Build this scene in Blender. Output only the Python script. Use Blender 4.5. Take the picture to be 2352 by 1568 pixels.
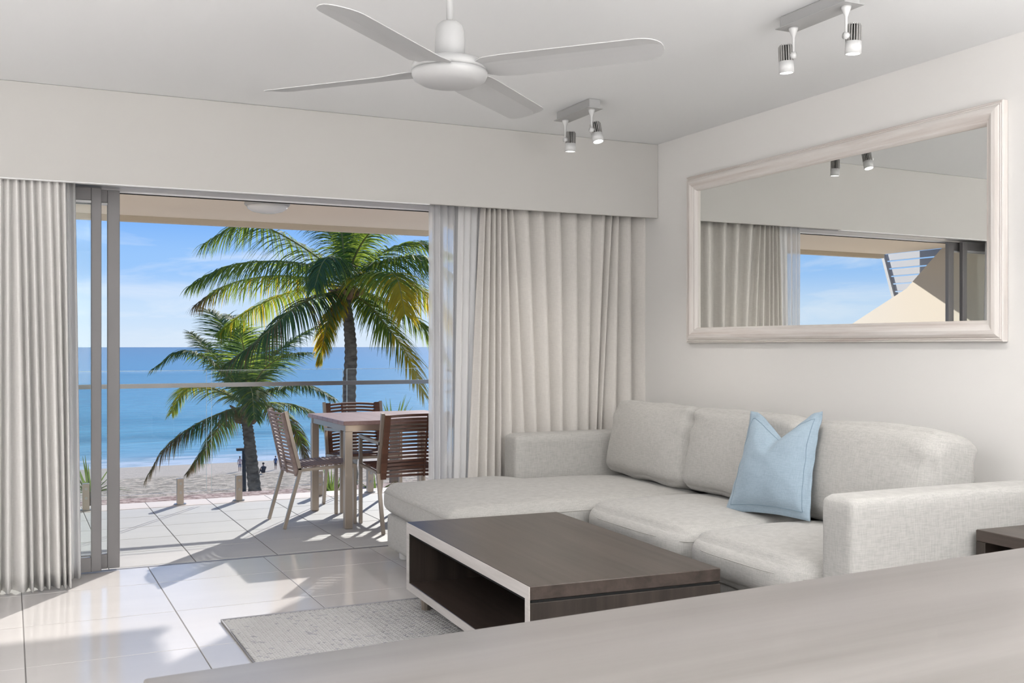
import bpy, bmesh, math, random
from mathutils import Vector, Matrix, Euler, noise
R = math.radians
PI = math.pi
random.seed(7)
sc = bpy.context.scene
for o in list(bpy.data.objects):
    bpy.data.objects.remove(o)
col = sc.collection

# ------------------------------------------------------------------ camera
FPX, YAW, EYE, HY = 2400.0, R(25.7), 1.32, 793.0
cam_d = bpy.data.cameras.new('camera')
cam = bpy.data.objects.new('camera', cam_d)
col.objects.link(cam)
cam.location = (0, 0, EYE)
cam.rotation_euler = (R(90), 0, -YAW)
cam_d.sensor_width = 36.0
cam_d.lens = FPX / 2352 * 36
cam_d.shift_y = (HY - 784) / 2352
cam_d.clip_start = 0.05
cam_d.clip_end = 20000
cam_d.dof.use_dof = True
cam_d.dof.focus_distance = 5.5
cam_d.dof.aperture_fstop = 18
sc.camera = cam

# ------------------------------------------------------------------ exposure
sc.view_settings.view_transform = 'Standard'
sc.view_settings.look = 'None'
sc.view_settings.gamma = 1
sc.view_settings.exposure = 0.0
sc.view_settings.use_curve_mapping = False

# ------------------------------------------------------------------ sky
def build_world():
    w = bpy.data.worlds.new('sky')
    sc.world = w
    w.use_nodes = True
    nt = w.node_tree
    nt.nodes.clear()
    N = nt.nodes.new
    L = nt.links.new
    out = N('ShaderNodeOutputWorld')
    bg = N('ShaderNodeBackground')
    tc = N('ShaderNodeTexCoord')
    sep = N('ShaderNodeSeparateXYZ')
    L(tc.outputs['Generated'], sep.inputs[0])
    ramp = N('ShaderNodeValToRGB')
    cr = ramp.color_ramp
    cr.interpolation = 'EASE'
    stops = [(0.0, (.70, .82, .96)), (.03, (.60, .77, .98)), (.075, (.33, .58, .98)), (.13, (.19, .44, .95)),
             (.35, (.17, .38, .82)), (1.0, (.12, .28, .66))]
    while len(cr.elements) < len(stops):
        cr.elements.new(0.5)
    for e, (p, c) in zip(cr.elements, stops):
        e.position = p
        e.color = (*c, 1)
    L(sep.outputs['Z'], ramp.inputs[0])
    # thin streaky cloud, flattened towards the horizon
    mp = N('ShaderNodeMapping')
    mp.inputs['Scale'].default_value = (3.2, 3.2, 17.0)
    mp.inputs['Location'].default_value = (0.35, 0.2, 0.6)
    L(tc.outputs['Generated'], mp.inputs[0])
    nz = N('ShaderNodeTexNoise')
    nz.inputs['Scale'].default_value = 2.2
    nz.inputs['Detail'].default_value = 7
    nz.inputs['Roughness'].default_value = .58
    nz.inputs['Distortion'].default_value = .5
    L(mp.outputs[0], nz.inputs[0])
    r2 = N('ShaderNodeValToRGB')
    r2.color_ramp.elements[0].position = .54
    r2.color_ramp.elements[0].color = (0, 0, 0, 1)
    r2.color_ramp.elements[1].position = .76
    r2.color_ramp.elements[1].color = (.5, .5, .5, 1)
    L(nz.outputs[0], r2.inputs[0])
    mx = N('ShaderNodeMixRGB')
    mx.inputs[2].default_value = (.90, .94, 1.0, 1)
    L(r2.outputs[0], mx.inputs[0])
    L(ramp.outputs[0], mx.inputs[1])
    L(mx.outputs[0], bg.inputs[0])
    bg.inputs[1].default_value = 1.0
    L(bg.outputs[0], out.inputs[0])
build_world()

# ------------------------------------------------------------------ sun and added fill lights
SUN_AZ, SUN_EL = R(34.5), R(24.3)      # azimuth measured from +Y towards +X
sd = bpy.data.lights.new('sun', 'SUN')
sd.energy = 6.9
sd.angle = R(0.6)
sd.color = (1.0, .955, .90)
so = bpy.data.objects.new('sun', sd)
col.objects.link(so)
sdir = Vector((math.sin(SUN_AZ) * math.cos(SUN_EL), math.cos(SUN_AZ) * math.cos(SUN_EL), math.sin(SUN_EL)))
so.rotation_euler = sdir.to_track_quat('Z', 'Y').to_euler()
so.location = sdir * 30

def area(name, loc, size, energy, rot=(0, 0, 0), color=(1, 1, 1)):
    d = bpy.data.lights.new(name, 'AREA')
    d.shape = 'RECTANGLE'
    d.size, d.size_y = size
    d.energy = energy
    d.color = color
    o = bpy.data.objects.new(name, d)
    o.location = loc
    o.rotation_euler = rot
    col.objects.link(o)
    return o
def bulb(name, loc, radius, energy, color=(1, 1, 1)):
    d = bpy.data.lights.new(name, 'POINT')
    d.energy = energy
    d.shadow_soft_size = radius
    d.color = color
    o = bpy.data.objects.new(name, d)
    o.location = loc
    col.objects.link(o)
    return o
# unseen fill lights without fixtures, added to brighten the room: all out of frame
area('fill_up', (-2.5, 2.2, 1.45), (.7, 2.2), 66, (R(180), 0, 0), (1, .99, .975))
area('fill_up', (-1.7, .6, 1.45), (1.0, 1.0), 118, (R(180), 0, 0), (1, .99, .975))
area('fill_up', (2.6, -.4, 1.45), (1.8, .8), 275, (R(180), 0, 0), (1, .99, .975))
area('fill_down', (-1.2, 1.5, 2.68), (1.0, 1.0), 20, (0, 0, 0), (.99, .99, 1))
area('fill_back', (0.5, -3.35, 1.5), (4.5, 1.6), 40, (R(90), 0, R(180)), (.92, .96, 1.0))

# ------------------------------------------------------------------ helpers: pixels of the photograph -> points
def ray(px, py):
    xc, zc = (px - 1176) / FPX, -(py - HY) / FPX
    return Vector((xc * math.cos(YAW) + math.sin(YAW), -xc * math.sin(YAW) + math.cos(YAW), zc))
EYEV = Vector((0, 0, EYE))
def on_y(px, py, Y):
    d = ray(px, py); return EYEV + d * (Y / d.y)
def on_x(px, py, X):
    d = ray(px, py); return EYEV + d * (X / d.x)
def on_z(px, py, Z):
    d = ray(px, py); return EYEV + d * ((Z - EYE) / d.z)
def on_d(px, py, D):
    return EYEV + ray(px, py) * D

# ------------------------------------------------------------------ helpers: objects
def tag(o, label=None, cat=None, group=None, kind=None):
    if label: o['label'] = label
    if cat: o['category'] = cat
    if group: o['group'] = group
    if kind: o['kind'] = kind
    return o
def empty(name, loc=(0, 0, 0), rz=0.0):
    o = bpy.data.objects.new(name, None)
    o.empty_display_size = .1
    o.location = loc
    o.rotation_euler = (0, 0, rz)
    col.objects.link(o)
    return o
def mesh_obj(name, me, parent=None, loc=(0, 0, 0), rot=(0, 0, 0)):
    o = bpy.data.objects.new(name, me)
    o.location = loc
    o.rotation_euler = rot
    if parent is not None: o.parent = parent
    col.objects.link(o)
    return o
def mesh(name, v, f, mats, mi=None, smooth=False):
    me = bpy.data.meshes.new(name)
    me.from_pydata([tuple(p) for p in v], [], [tuple(q) for q in f])
    for m in (mats if isinstance(mats, (list, tuple)) else [mats]):
        me.materials.append(m)
    if mi:
        me.polygons.foreach_set('material_index', mi)
    if smooth:
        me.polygons.foreach_set('use_smooth', [True] * len(me.polygons))
    me.update()
    return me
class MB:
    """collects shapes into one mesh"""
    def __init__(self): self.v, self.f, self.mi = [], [], []
    def add(self, v, f, m=0):
        n = len(self.v)
        self.v += [Vector(p) for p in v]
        self.f += [tuple(i + n for i in q) for q in f]
        self.mi += [m] * len(f)
        return self
    def box(self, lo, hi, m=0):
        x0, y0, z0 = lo; x1, y1, z1 = hi
        return self.add([(x0, y0, z0), (x1, y0, z0), (x1, y1, z0), (x0, y1, z0), (x0, y0, z1), (x1, y0, z1), (x1, y1, z1), (x0, y1, z1)],
                 [(0, 3, 2, 1), (4, 5, 6, 7), (0, 1, 5, 4), (1, 2, 6, 5), (2, 3, 7, 6), (3, 0, 4, 7)], m)
    def bbox(self, lo, hi, b=.005, seg=2, m=0):
        bm = bmesh.new()
        bmesh.ops.create_cube(bm, size=1)
        lo, hi = Vector(lo), Vector(hi)
        for v in bm.verts:
            v.co = Vector([(lo[i] + hi[i]) / 2 + v.co[i] * (hi[i] - lo[i]) for i in range(3)])
        b = min(b, min(hi[i] - lo[i] for i in range(3)) * .45)
        bmesh.ops.bevel(bm, geom=bm.edges[:], offset=b, segments=seg, affect='EDGES', profile=.5)
        bm.verts.index_update()
        self.add([v.co.copy() for v in bm.verts], [[v.index for v in f.verts] for f in bm.faces], m)
        bm.free()
        return self
    def tube(self, pts, r, n=8, m=0, cap=True, square=False):
        pts = [Vector(p) for p in pts]
        rr = r if isinstance(r, (list, tuple)) else [r] * len(pts)
        base = len(self.v)
        up = Vector((0, 0, 1))
        t0 = (pts[1] - pts[0]).normalized()
        if abs(t0.dot(up)) > .95: up = Vector((1, 0, 0))
        a = up.cross(t0).normalized()
        for i, p in enumerate(pts):
            t = (pts[min(i + 1, len(pts) - 1)] - pts[max(i - 1, 0)]).normalized()
            a = (a - t * a.dot(t)).normalized()
            b = t.cross(a)
            for k in range(n):
                an = 2 * PI * (k + (.5 if square else 0)) / n
                self.v.append(p + (a * math.cos(an) + b * math.sin(an)) * rr[i] * (1.414 if square else 1))
        for i in range(len(pts) - 1):
            for k in range(n):
                q = base + i * n
                self.f.append((q + k, q + (k + 1) % n, q + n + (k + 1) % n, q + n + k)); self.mi.append(m)
        if cap:
            self.f.append(tuple(base + k for k in reversed(range(n)))); self.mi.append(m)
            q = base + (len(pts) - 1) * n
            self.f.append(tuple(q + k for k in range(n))); self.mi.append(m)
        return self
    def lathe(self, prof, n=32, c=(0, 0, 0), m=0):
        base = len(self.v); c = Vector(c)
        for r, z in prof:
            for k in range(n):
                an = 2 * PI * k / n
                self.v.append(c + Vector((r * math.cos(an), r * math.sin(an), z)))
        for i in range(len(prof) - 1):
            for k in range(n):
                q = base + i * n
                self.f.append((q + k, q + (k + 1) % n, q + n + (k + 1) % n, q + n + k)); self.mi.append(m)
        if prof[0][0] > 1e-6: self.f.append(tuple(base + k for k in reversed(range(n)))); self.mi.append(m)
        if prof[-1][0] > 1e-6:
            q = base + (len(prof) - 1) * n
            self.f.append(tuple(q + k for k in range(n))); self.mi.append(m)
        return self
    def xf(self, M):
        self.v = [M @ p for p in self.v]; return self
    def mesh(self, name, mats, smooth=False):
        return mesh(name, self.v, self.f, mats, self.mi, smooth)
    def obj(self, name, mats, parent=None, loc=(0, 0, 0), rot=(0, 0, 0), smooth=False, auto=None):
        me = self.mesh(name, mats, smooth or auto is not None)
        if auto is not None:
            me.set_sharp_from_angle(angle=R(auto))
        return mesh_obj(name, me, parent, loc, rot)

def cushion_shape(half, r, puff=(0, 0, 0), n=14, wob=0.0, seed=0, wf=6.0):
    """rounded, puffed box of the given half sizes; puff = outward bulge of the x, y and z faces"""
    hx, hy, hz = half
    bm = bmesh.new()
    bmesh.ops.create_cube(bm, size=2)
    bmesh.ops.subdivide_edges(bm, edges=bm.edges[:], cuts=n, use_grid_fill=True)
    h = Vector(half)
    sv = Vector((seed * 3.7, seed * 1.3, seed * 2.1))
    for v in bm.verts:
        u = v.co.copy()
        # bunch the grid towards the edges
        u = Vector([math.sin(c * PI / 2) * .55 + c * .45 for c in u])
        p = Vector([u[i] * h[i] for i in range(3)])
        inn = Vector([max(-(h[i] - r), min(h[i] - r, p[i])) for i in range(3)])
        d = p - inn
        if d.length > 1e-9: p = inn + d.normalized() * r
        for i in range(3):
            j, k = (i + 1) % 3, (i + 2) % 3
            p[i] += puff[i] * u[i] * max(0, 1 - u[j] ** 2) ** .6 * max(0, 1 - u[k] ** 2) ** .6
        if wob:
            p += noise.noise_vector(p * wf + sv) * wob
        v.co = p
    vs = [v.co.copy() for v in bm.verts]
    bm.verts.index_update()
    fs = [[v.index for v in f.verts] for f in bm.faces]
    bm.free()
    return vs, fs

# ------------------------------------------------------------------ materials
def mat(name, color=(.8, .8, .8), rough=.6, metal=0.0, spec=.5, **kw):
    m = bpy.data.materials.new(name)
    m.use_nodes = True
    b = m.node_tree.nodes['Principled BSDF']
    b.inputs['Base Color'].default_value = (*color, 1)
    b.inputs['Roughness'].default_value = rough
    b.inputs['Metallic'].default_value = metal
    b.inputs['Specular IOR Level'].default_value = spec
    for k, v in kw.items():
        b.inputs[k.replace('_', ' ')].default_value = v
    return m
def nodes(m):
    nt = m.node_tree
    return nt, nt.nodes.new, nt.links.new, nt.nodes['Principled BSDF']
def tex_color(m, c1, c2, scale=(1, 1, 1), nscale=5, detail=5, rough=.6, p0=.3, p1=.7, bump=0.0, bdist=.01, coord='Object', dist=0.0):
    nt, N, L, b = nodes(m)
    tc = N('ShaderNodeTexCoord'); mp = N('ShaderNodeMapping')
    mp.inputs['Scale'].default_value = scale
    L(tc.outputs[coord], mp.inputs[0])
    nz = N('ShaderNodeTexNoise')
    nz.inputs['Scale'].default_value = nscale
    nz.inputs['Detail'].default_value = detail
    nz.inputs['Roughness'].default_value = rough
    nz.inputs['Distortion'].default_value = dist
    L(mp.outputs[0], nz.inputs[0])
    r = N('ShaderNodeValToRGB')
    r.color_ramp.elements[0].position = p0; r.color_ramp.elements[0].color = (*c1, 1)
    r.color_ramp.elements[1].position = p1; r.color_ramp.elements[1].color = (*c2, 1)
    L(nz.outputs[0], r.inputs[0])
    L(r.outputs[0], b.inputs['Base Color'])
    if bump:
        bp = N('ShaderNodeBump')
        bp.inputs['Strength'].default_value = bump
        bp.inputs['Distance'].default_value = bdist
        L(nz.outputs[0], bp.inputs['Height'])
        L(bp.outputs[0], b.inputs['Normal'])
    return m
def fabric(name, c1, c2, scale=260, bump=.25):
    """woven cloth: two crossed stretched noises"""
    m = mat(name, c1, .95, spec=.1, Sheen_Weight=.15)
    nt, N, L, b = nodes(m)
    tc = N('ShaderNodeTexCoord')
    outs = []
    for s in ((.10, .10, 1), (1, 1, .10)):
        mp = N('ShaderNodeMapping'); mp.inputs['Scale'].default_value = s
        L(tc.outputs['Object'], mp.inputs[0])
        nz = N('ShaderNodeTexNoise'); nz.inputs['Scale'].default_value = scale; nz.inputs['Detail'].default_value = 2
        L(mp.outputs[0], nz.inputs[0]); outs.append(nz.outputs[0])
    ad = N('ShaderNodeMath'); ad.operation = 'ADD'
    L(outs[0], ad.inputs[0]); L(outs[1], ad.inputs[1])
    hf = N('ShaderNodeMath'); hf.operation = 'MULTIPLY'; hf.inputs[1].default_value = .5
    L(ad.outputs[0], hf.inputs[0])
    r = N('ShaderNodeValToRGB')
    r.color_ramp.elements[0].position = .35; r.color_ramp.elements[0].color = (*c2, 1)
    r.color_ramp.elements[1].position = .62; r.color_ramp.elements[1].color = (*c1, 1)
    L(hf.outputs[0], r.inputs[0]); L(r.outputs[0], b.inputs['Base Color'])
    bp = N('ShaderNodeBump'); bp.inputs['Strength'].default_value = bump; bp.inputs['Distance'].default_value = .002
    L(hf.outputs[0], bp.inputs['Height']); L(bp.outputs[0], b.inputs['Normal'])
    return m
def mixed(name, kind, fac, color, tcolor=(1, 1, 1), rough=.0):
    """two-shader mix: kind 'glass' = clear + fresnel gloss, 'sheer' = clear + translucent cloth, 'leaf' = diffuse + translucent"""
    m = bpy.data.materials.new(name); m.use_nodes = True
    nt = m.node_tree; nt.nodes.clear()
    N, L = nt.nodes.new, nt.links.new
    out = N('ShaderNodeOutputMaterial'); mx = N('ShaderNodeMixShader')
    L(mx.outputs[0], out.inputs[0])
    if kind == 'glass':
        a = N('ShaderNodeBsdfTransparent'); a.inputs[0].default_value = (*tcolor, 1)
        g = N('ShaderNodeBsdfGlossy'); g.inputs['Roughness'].default_value = rough; g.inputs[0].default_value = (*color, 1)
        lw = N('ShaderNodeLayerWeight'); lw.inputs[0].default_value = .5
        pw = N('ShaderNodeMath'); pw.operation = 'POWER'; pw.inputs[1].default_value = 5
        fr = N('ShaderNodeMath'); fr.operation = 'MULTIPLY_ADD'; fr.inputs[1].default_value = .6; fr.inputs[2].default_value = fac
        L(lw.outputs['Facing'], pw.inputs[0]); L(pw.outputs[0], fr.inputs[0])
        L(fr.outputs[0], mx.inputs[0]); L(a.outputs[0], mx.inputs[1]); L(g.outputs[0], mx.inputs[2])
    elif kind == 'sheer':
        a = N('ShaderNodeBsdfTransparent')
        m2 = N('ShaderNodeMixShader'); m2.inputs[0].default_value = .4
        d = N('ShaderNodeBsdfDiffuse'); d.inputs[0].default_value = (*color, 1)
        t = N('ShaderNodeBsdfTranslucent'); t.inputs[0].default_value = (*color, 1)
        L(d.outputs[0], m2.inputs[1]); L(t.outputs[0], m2.inputs[2])
        lw = N('ShaderNodeLayerWeight'); lw.inputs[0].default_value = .45
        mr = N('ShaderNodeMapRange'); mr.inputs[3].default_value = fac; mr.inputs[4].default_value = 1.0
        L(lw.outputs['Facing'], mr.inputs[0])
        L(mr.outputs[0], mx.inputs[0]); L(a.outputs[0], mx.inputs[1]); L(m2.outputs[0], mx.inputs[2])
    else:
        d = N('ShaderNodeBsdfPrincipled'); d.inputs['Base Color'].default_value = (*color, 1)
        d.inputs['Roughness'].default_value = .65; d.inputs['Specular IOR Level'].default_value = .08
        t = N('ShaderNodeBsdfTranslucent'); t.inputs[0].default_value = (*tcolor, 1)
        mx.inputs[0].default_value = fac
        L(d.outputs[0], mx.inputs[1]); L(t.outputs[0], mx.inputs[2])
        tc = N('ShaderNodeTexCoord'); nz = N('ShaderNodeTexNoise'); nz.inputs['Scale'].default_value = 2.5
        hs = N('ShaderNodeHueSaturation'); hs.inputs['Color'].default_value = (*color, 1)
        mr = N('ShaderNodeMapRange'); mr.inputs[3].default_value = .6; mr.inputs[4].default_value = 1.4
        L(tc.outputs['Object'], nz.inputs[0]); L(nz.outputs[0], mr.inputs[0]); L(mr.outputs[0], hs.inputs['Value'])
        L(hs.outputs[0], d.inputs['Base Color'])
    return m

M = {}
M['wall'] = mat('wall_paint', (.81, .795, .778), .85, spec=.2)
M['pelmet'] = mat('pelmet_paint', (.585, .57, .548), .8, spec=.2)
M['ceiling'] = mat('ceiling_paint', (.84, .845, .85), .9, spec=.2)
M['white'] = mat('white_enamel', (.47, .47, .47), .5)
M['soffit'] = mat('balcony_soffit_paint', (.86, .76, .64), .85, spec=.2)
M['cream'] = mat('cream_render', (.62, .565, .49), .9, spec=.1)
M['grout'] = mat('grout', (.20, .19, .185), .9, spec=.1)
M['dgrout'] = mat('deck_grout', (.16, .15, .145), .9, spec=.1)
def tile_mat(name, c, rough, spec, var, coat=0.0):
    m = mat(name, c, rough, spec=spec)
    nt, N, L, b = nodes(m)
    oi = N('ShaderNodeObjectInfo'); hs = N('ShaderNodeHueSaturation')
    tc = N('ShaderNodeTexCoord'); nz = N('ShaderNodeTexNoise'); nz.inputs['Scale'].default_value = 3; nz.inputs['Detail'].default_value = 6
    mp = N('ShaderNodeMapping'); mp.inputs['Scale'].default_value = (.5, 2.2, 1)
    L(tc.outputs['Object'], mp.inputs[0]); L(mp.outputs[0], nz.inputs[0])
    mr = N('ShaderNodeMapRange'); mr.inputs[3].default_value = 1 - var; mr.inputs[4].default_value = 1 + var
    ad = N('ShaderNodeMath'); ad.operation = 'MULTIPLY_ADD'; ad.inputs[1].default_value = .35
    L(oi.outputs['Random'], ad.inputs[0]); L(nz.outputs[0], ad.inputs[2])
    mr.inputs[1].default_value = .2; mr.inputs[2].default_value = 1.15
    L(ad.outputs[0], mr.inputs[0]); L(mr.outputs[0], hs.inputs['Value'])
    hs.inputs['Color'].default_value = (*c, 1)
    L(hs.outputs[0], b.inputs['Base Color'])
    return m
M['tile'] = tile_mat('polished_tile', (.62, .595, .585), .12, .32, .05)
M['deck'] = tile_mat('balcony_tile', (.50, .49, .48), .55, .3, .06)
M['alum'] = mat('bronze_grey_aluminium', (.25, .24, .245), .45, .3)
M['track'] = mat('silver_track', (.56, .56, .57), .4, .3)
M['steel'] = mat('brushed_steel', (.44, .38, .32), .36, .8)
M['chrome'] = mat('stainless_rail', (.30, .295, .29), .3, .9)
M['glass'] = mixed('clear_glass', 'glass', .018, (1, 1, 1), (.97, .985, .98))
M['bglass'] = mixed('balustrade_glass', 'glass', .018, (1, 1, 1), (.972, .986, .986))
M['gedge'] = mat('polished_glass_edge', (.72, .82, .80), .2, spec=.5)
M['mirror'] = mat('mirror_silver', (.93, .94, .92), .0, 1.0)
M['curtain'] = fabric('drape_cloth', (.72, .69, .655), (.65, .62, .59), 320, .12)
M['curtain_lit'] = fabric('drape_cloth_lit', (.84, .82, .80), (.78, .76, .74), 320, .12)  # same cloth in a lighter colour, so the left drape reads as lit
M['sheer'] = mixed('sheer_cloth', 'sheer', .44, (.94, .94, .95))
M['sheer2'] = mixed('sheer_cloth_bunched', 'sheer', .90, (.94, .93, .93))
M['sofa'] = fabric('sofa_linen', (.505, .495, .475), (.405, .396, .38), 260, .3)
M['pillow'] = fabric('blue_linen', (.35, .44, .52), (.29, .375, .45), 300, .3)
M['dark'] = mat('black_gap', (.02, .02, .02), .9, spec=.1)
M['fin'] = mat('grey_heatsink', (.42, .41, .40), .5, .2)
M['lamp'] = mat('spot_body', (.62, .62, .62), .4)
M['plate'] = mat('spot_base_grey', (.42, .42, .42), .45)
M['lens'] = mat('lit_lens', (1, 1, 1), .5)
b_ = M['lens'].node_tree.nodes['Principled BSDF']
b_.inputs['Emission Color'].default_value = (1, .98, .95, 1); b_.inputs['Emission Strength'].default_value = 2.5
def wood(name, c1, c2, axis='x', ns=14, rough=.4, spec=.5, stretch=.05, bump=.06, p0=.32, p1=.68):
    s = {'x': (stretch, 1, 1), 'y': (1, stretch, 1), 'z': (1, 1, stretch)}[axis]
    m = mat(name, c1, rough, spec=spec)
    return tex_color(m, c1, c2, s, ns, 8, .65, p0, p1, bump, .003, dist=.4)
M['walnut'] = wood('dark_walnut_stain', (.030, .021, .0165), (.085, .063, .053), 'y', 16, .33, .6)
M['walnut_shade'] = wood('walnut_shaded_side', (.018, .013, .010), (.050, .037, .030), 'z', 18, .5)  # walnut darkened: shade on the side faces put into the colour
M['walnut_sheen'] = wood('walnut_sheen_edge', (.46, .43, .41), (.64, .60, .58), 'y', 22, .5)  # whitish sheen on the open shelf's frame painted as pale wood
M['bench'] = wood('greige_oak_laminate', (.135, .122, .114), (.22, .204, .195), 'x', 9, .3, .5, .05, .0, .25, .75)
M['teak'] = wood('oiled_teak', (.070, .028, .016), (.155, .066, .040), 'x', 20, .45)
M['teak_grey'] = wood('weathered_teak', (.19, .138, .125), (.30, .23, .215), 'x', 20, .6)
M['teak_top'] = wood('weathered_teak_top', (.24, .14, .13), (.36, .25, .24), 'y', 14, .35)
M['lime'] = wood('limed_timber', (.60, .53, .49), (.76, .72, .69), 'x', 26, .6, .3, .04, .12, .3, .55)
M['lime_v'] = wood('limed_timber_upright', (.60, .53, .49), (.76, .72, .69), 'z', 26, .6, .3, .04, .12, .3, .55)
M['slat'] = mat('grey_louvre_paint', (.36, .37, .40), .5)
M['leaf'] = mixed('palm_leaf_green', 'leaf', .48, (.085, .140, .035), (.36, .46, .06))
M['leaf_d'] = mixed('palm_leaf_dark', 'leaf', .30, (.060, .105, .045), (.16, .25, .06))
M['leaf_y'] = mixed('palm_leaf_yellow', 'leaf', .48, (.34, .27, .03), (.75, .55, .04))
M['leaf_b'] = mixed('palm_leaf_brown', 'leaf', .25, (.14, .095, .045), (.26, .18, .07))
M['rachis'] = mat('palm_stem', (.22, .20, .07), .8, spec=.1)
M['trunk'] = tex_color(mat('palm_bark', (.2, .17, .14), .95, spec=.1), (.085, .07, .058), (.21, .18, .15), (1, 1, 2.5), 6, 6, .6, .3, .7, .6, .03)
M['husk'] = mat('palm_husk', (.20, .12, .07), .9)
M['nut'] = mat('orange_flower_sheath', (.45, .22, .10), .7)
M['spike'] = mixed('spiky_leaf', 'leaf', .3, (.10, .16, .05), (.26, .36, .08))
M['post'] = mat('weathered_post', (.06, .05, .045), .8)
M['skin'] = mat('skin', (.42, .27, .20), .6)
M['navy'] = mat('dark_cloth', (.05, .05, .06), .9)
M['bluecloth'] = mat('blue_cloth', (.10, .14, .24), .9)
M['pinkcloth'] = mat('pale_pink_cloth', (.60, .42, .40), .9)
M['hair'] = mat('dark_hair', (.03, .022, .018), .7)
M['rug'] = tex_color(mat('rug_wool', (.5, .5, .5), 1.0, spec=.05), (.40, .395, .40), (.66, .645, .63), (1, 1, 1), 90, 3, .7, .35, .65, .5, .01)
M['rugbase'] = mat('rug_backing', (.26, .255, .25), 1.0, spec=.05)

# ================================================================== room shell
H = 2.71           # ceiling
XW = 4.05          # right wall
YP, YD = 6.08, 6.57  # pelmet front, door line
X0, Y0 = -3.2, -3.5

def grid_tiles(root, name, xs, ys, m, z, gap, mb=.0015, th=.012):
    """tiles between the joint lines xs and ys, alike tiles share one mesh"""
    cache = {}
    for i in range(len(xs) - 1):
        for j in range(len(ys) - 1):
            w, d = xs[i + 1] - xs[i] - gap, ys[j + 1] - ys[j] - gap
            key = (round(w, 4), round(d, 4))
            if key not in cache:
                cache[key] = MB().bbox((-w / 2, -d / 2, -th), (w / 2, d / 2, 0), mb, 1).mesh(name, m)
            o = bpy.data.objects.new(name, cache[key])
            o.location = ((xs[i] + xs[i + 1]) / 2, (ys[j] + ys[j + 1]) / 2, z)
            o.parent = root
            col.objects.link(o)

floor = MB().box((X0, Y0, -.25), (XW, YD - .02, -.0014)).obj('floor', M['grout'])
tag(floor, kind='structure')
xs = [.06 + .686 * k for k in range(-5, 6)]; xs = [X0] + [x for x in xs if X0 + .05 < x < XW - .05] + [XW]
ys = [6.09 - .686 * k for k in range(0, 14)][::-1]; ys = [Y0] + [y for y in ys if y > Y0 + .05] + [YD - .02]
grid_tiles(floor, 'tile', xs, ys, M['tile'], 0, .0045)

ceiling = tag(MB().box((X0, Y0, H), (XW, YP + .6, H + .2)).obj('ceiling', M['ceiling']), kind='structure')
wall_right = tag(MB().box((XW, Y0, -.25), (XW + .2, YD + .12, H + .2)).obj('wall_right', M['wall']), kind='structure')
wall_left = tag(MB().box((X0 - .2, Y0, -.25), (X0, YD + .12, H + .2)).obj('wall_left', M['wall']), kind='structure')
wall_back = tag(MB().box((X0 - .2, Y0 - .2, -.25), (XW + .2, Y0, H + .2)).obj('wall_back', M['wall']), kind='structure')
wf = MB()
wf.box((X0, YD - .12, 2.27), (XW, YD + .12, H + .0))             # lintel over the opening
wf.box((X0, YD - .05, -.25), (-.69, YD + .12, 2.27))            # masonry left of the doors
wf.box((3.35, YD - .05, -.25), (XW, YD + .12, 2.27))             # masonry behind the right drape
wall_front = tag(wf.obj('wall_front', M['wall']), kind='structure')
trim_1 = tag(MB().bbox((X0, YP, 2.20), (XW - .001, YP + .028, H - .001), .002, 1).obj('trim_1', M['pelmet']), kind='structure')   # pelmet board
M['bright_strip'] = mat('bright_strip_white', (.92, .92, .92), .4)
MB().bbox((X0, YP - .002, 2.1955), (2.36, YP + .033, 2.2005), .0015, 1).obj('bright_strip', M['bright_strip'], trim_1)  # added bright strip: light on the pelmet's underside, put in as white colour
trim_2 = MB().box((-.688, YD - .10, 2.243), (3.35, YD + .10, 2.27)).obj('trim_2', M['track'])                                  # head track
tag(trim_2, kind='structure')
hl = MB()
hl.box((-.688, YD + .085, 2.234), (3.35, YD + .098, 2.243))
MB().box((-.688, YD + .0985, 2.229), (3.35, YD + .106, 2.243)).obj('track_dark_line', M['dark'], trim_2)  # thin dark line behind the track lip
hl.obj('track_lip', M['bright_strip'], trim_2)
trim_3 = tag(MB().box((-.688, YD - .02, -.02), (3.35, YD + .005, .001)).obj('trim_3', M['alum']), kind='structure')               # threshold

# ------------------------------------------------------------------ sliding doors
def door(name, x0, x1, y, w0, w1, handle=None, rails=(.075, .085)):
    r = empty(name, ((x0 + x1) / 2, y, 0)); tag(r, kind='structure')
    xm = (x0 + x1) / 2
    t = .021
    MB().bbox((x0 - xm, -t, .012), (x0 + w0 - xm, t, 2.232), .003, 1).obj('stile', M['alum'], r)
    MB().bbox((x1 - w1 - xm, -t, .012), (x1 - xm, t, 2.232), .003, 1).obj('stile', M['alum'], r)
    MB().bbox((x0 + w0 - xm, -t, .012), (x1 - w1 - xm, t, .012 + rails[1]), .003, 1).obj('rail', M['alum'], r)
    MB().bbox((x0 + w0 - xm, -t, 2.232 - rails[0]), (x1 - w1 - xm, t, 2.232), .003, 1).obj('rail', M['alum'], r)
    MB().box((x0 + w0 - xm - .005, -.004, .012 + rails[1] - .005), (x1 - w1 - xm + .005, .004, 2.232 - rails[0] + .005)).obj('pane', M['glass'], r)
    MB().bbox((x0 + w0 - xm, -t - .003, 2.232 - rails[0] - .016), (x1 - w1 - xm, -t + .012, 2.232 - rails[0]), .002, 1).obj('glazing_bead', M['track'], r)
    if handle:
        hx, zz, s = handle
        pts = [Vector((hx - xm, -t, zz - .075)), Vector((hx - xm + s * .025, -t - .02, zz - .074)), Vector((hx - xm + s * .05, -t - .03, zz - .045)), Vector((hx - xm + s * .058, -t - .032, zz)),
               Vector((hx - xm + s * .05, -t - .03, zz + .045)), Vector((hx - xm + s * .025, -t - .02, zz + .074)), Vector((hx - xm, -t, zz + .075))]
        MB().tube(pts, .009, 8).obj('handle', M['alum'], r, smooth=True)
    return r
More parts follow.
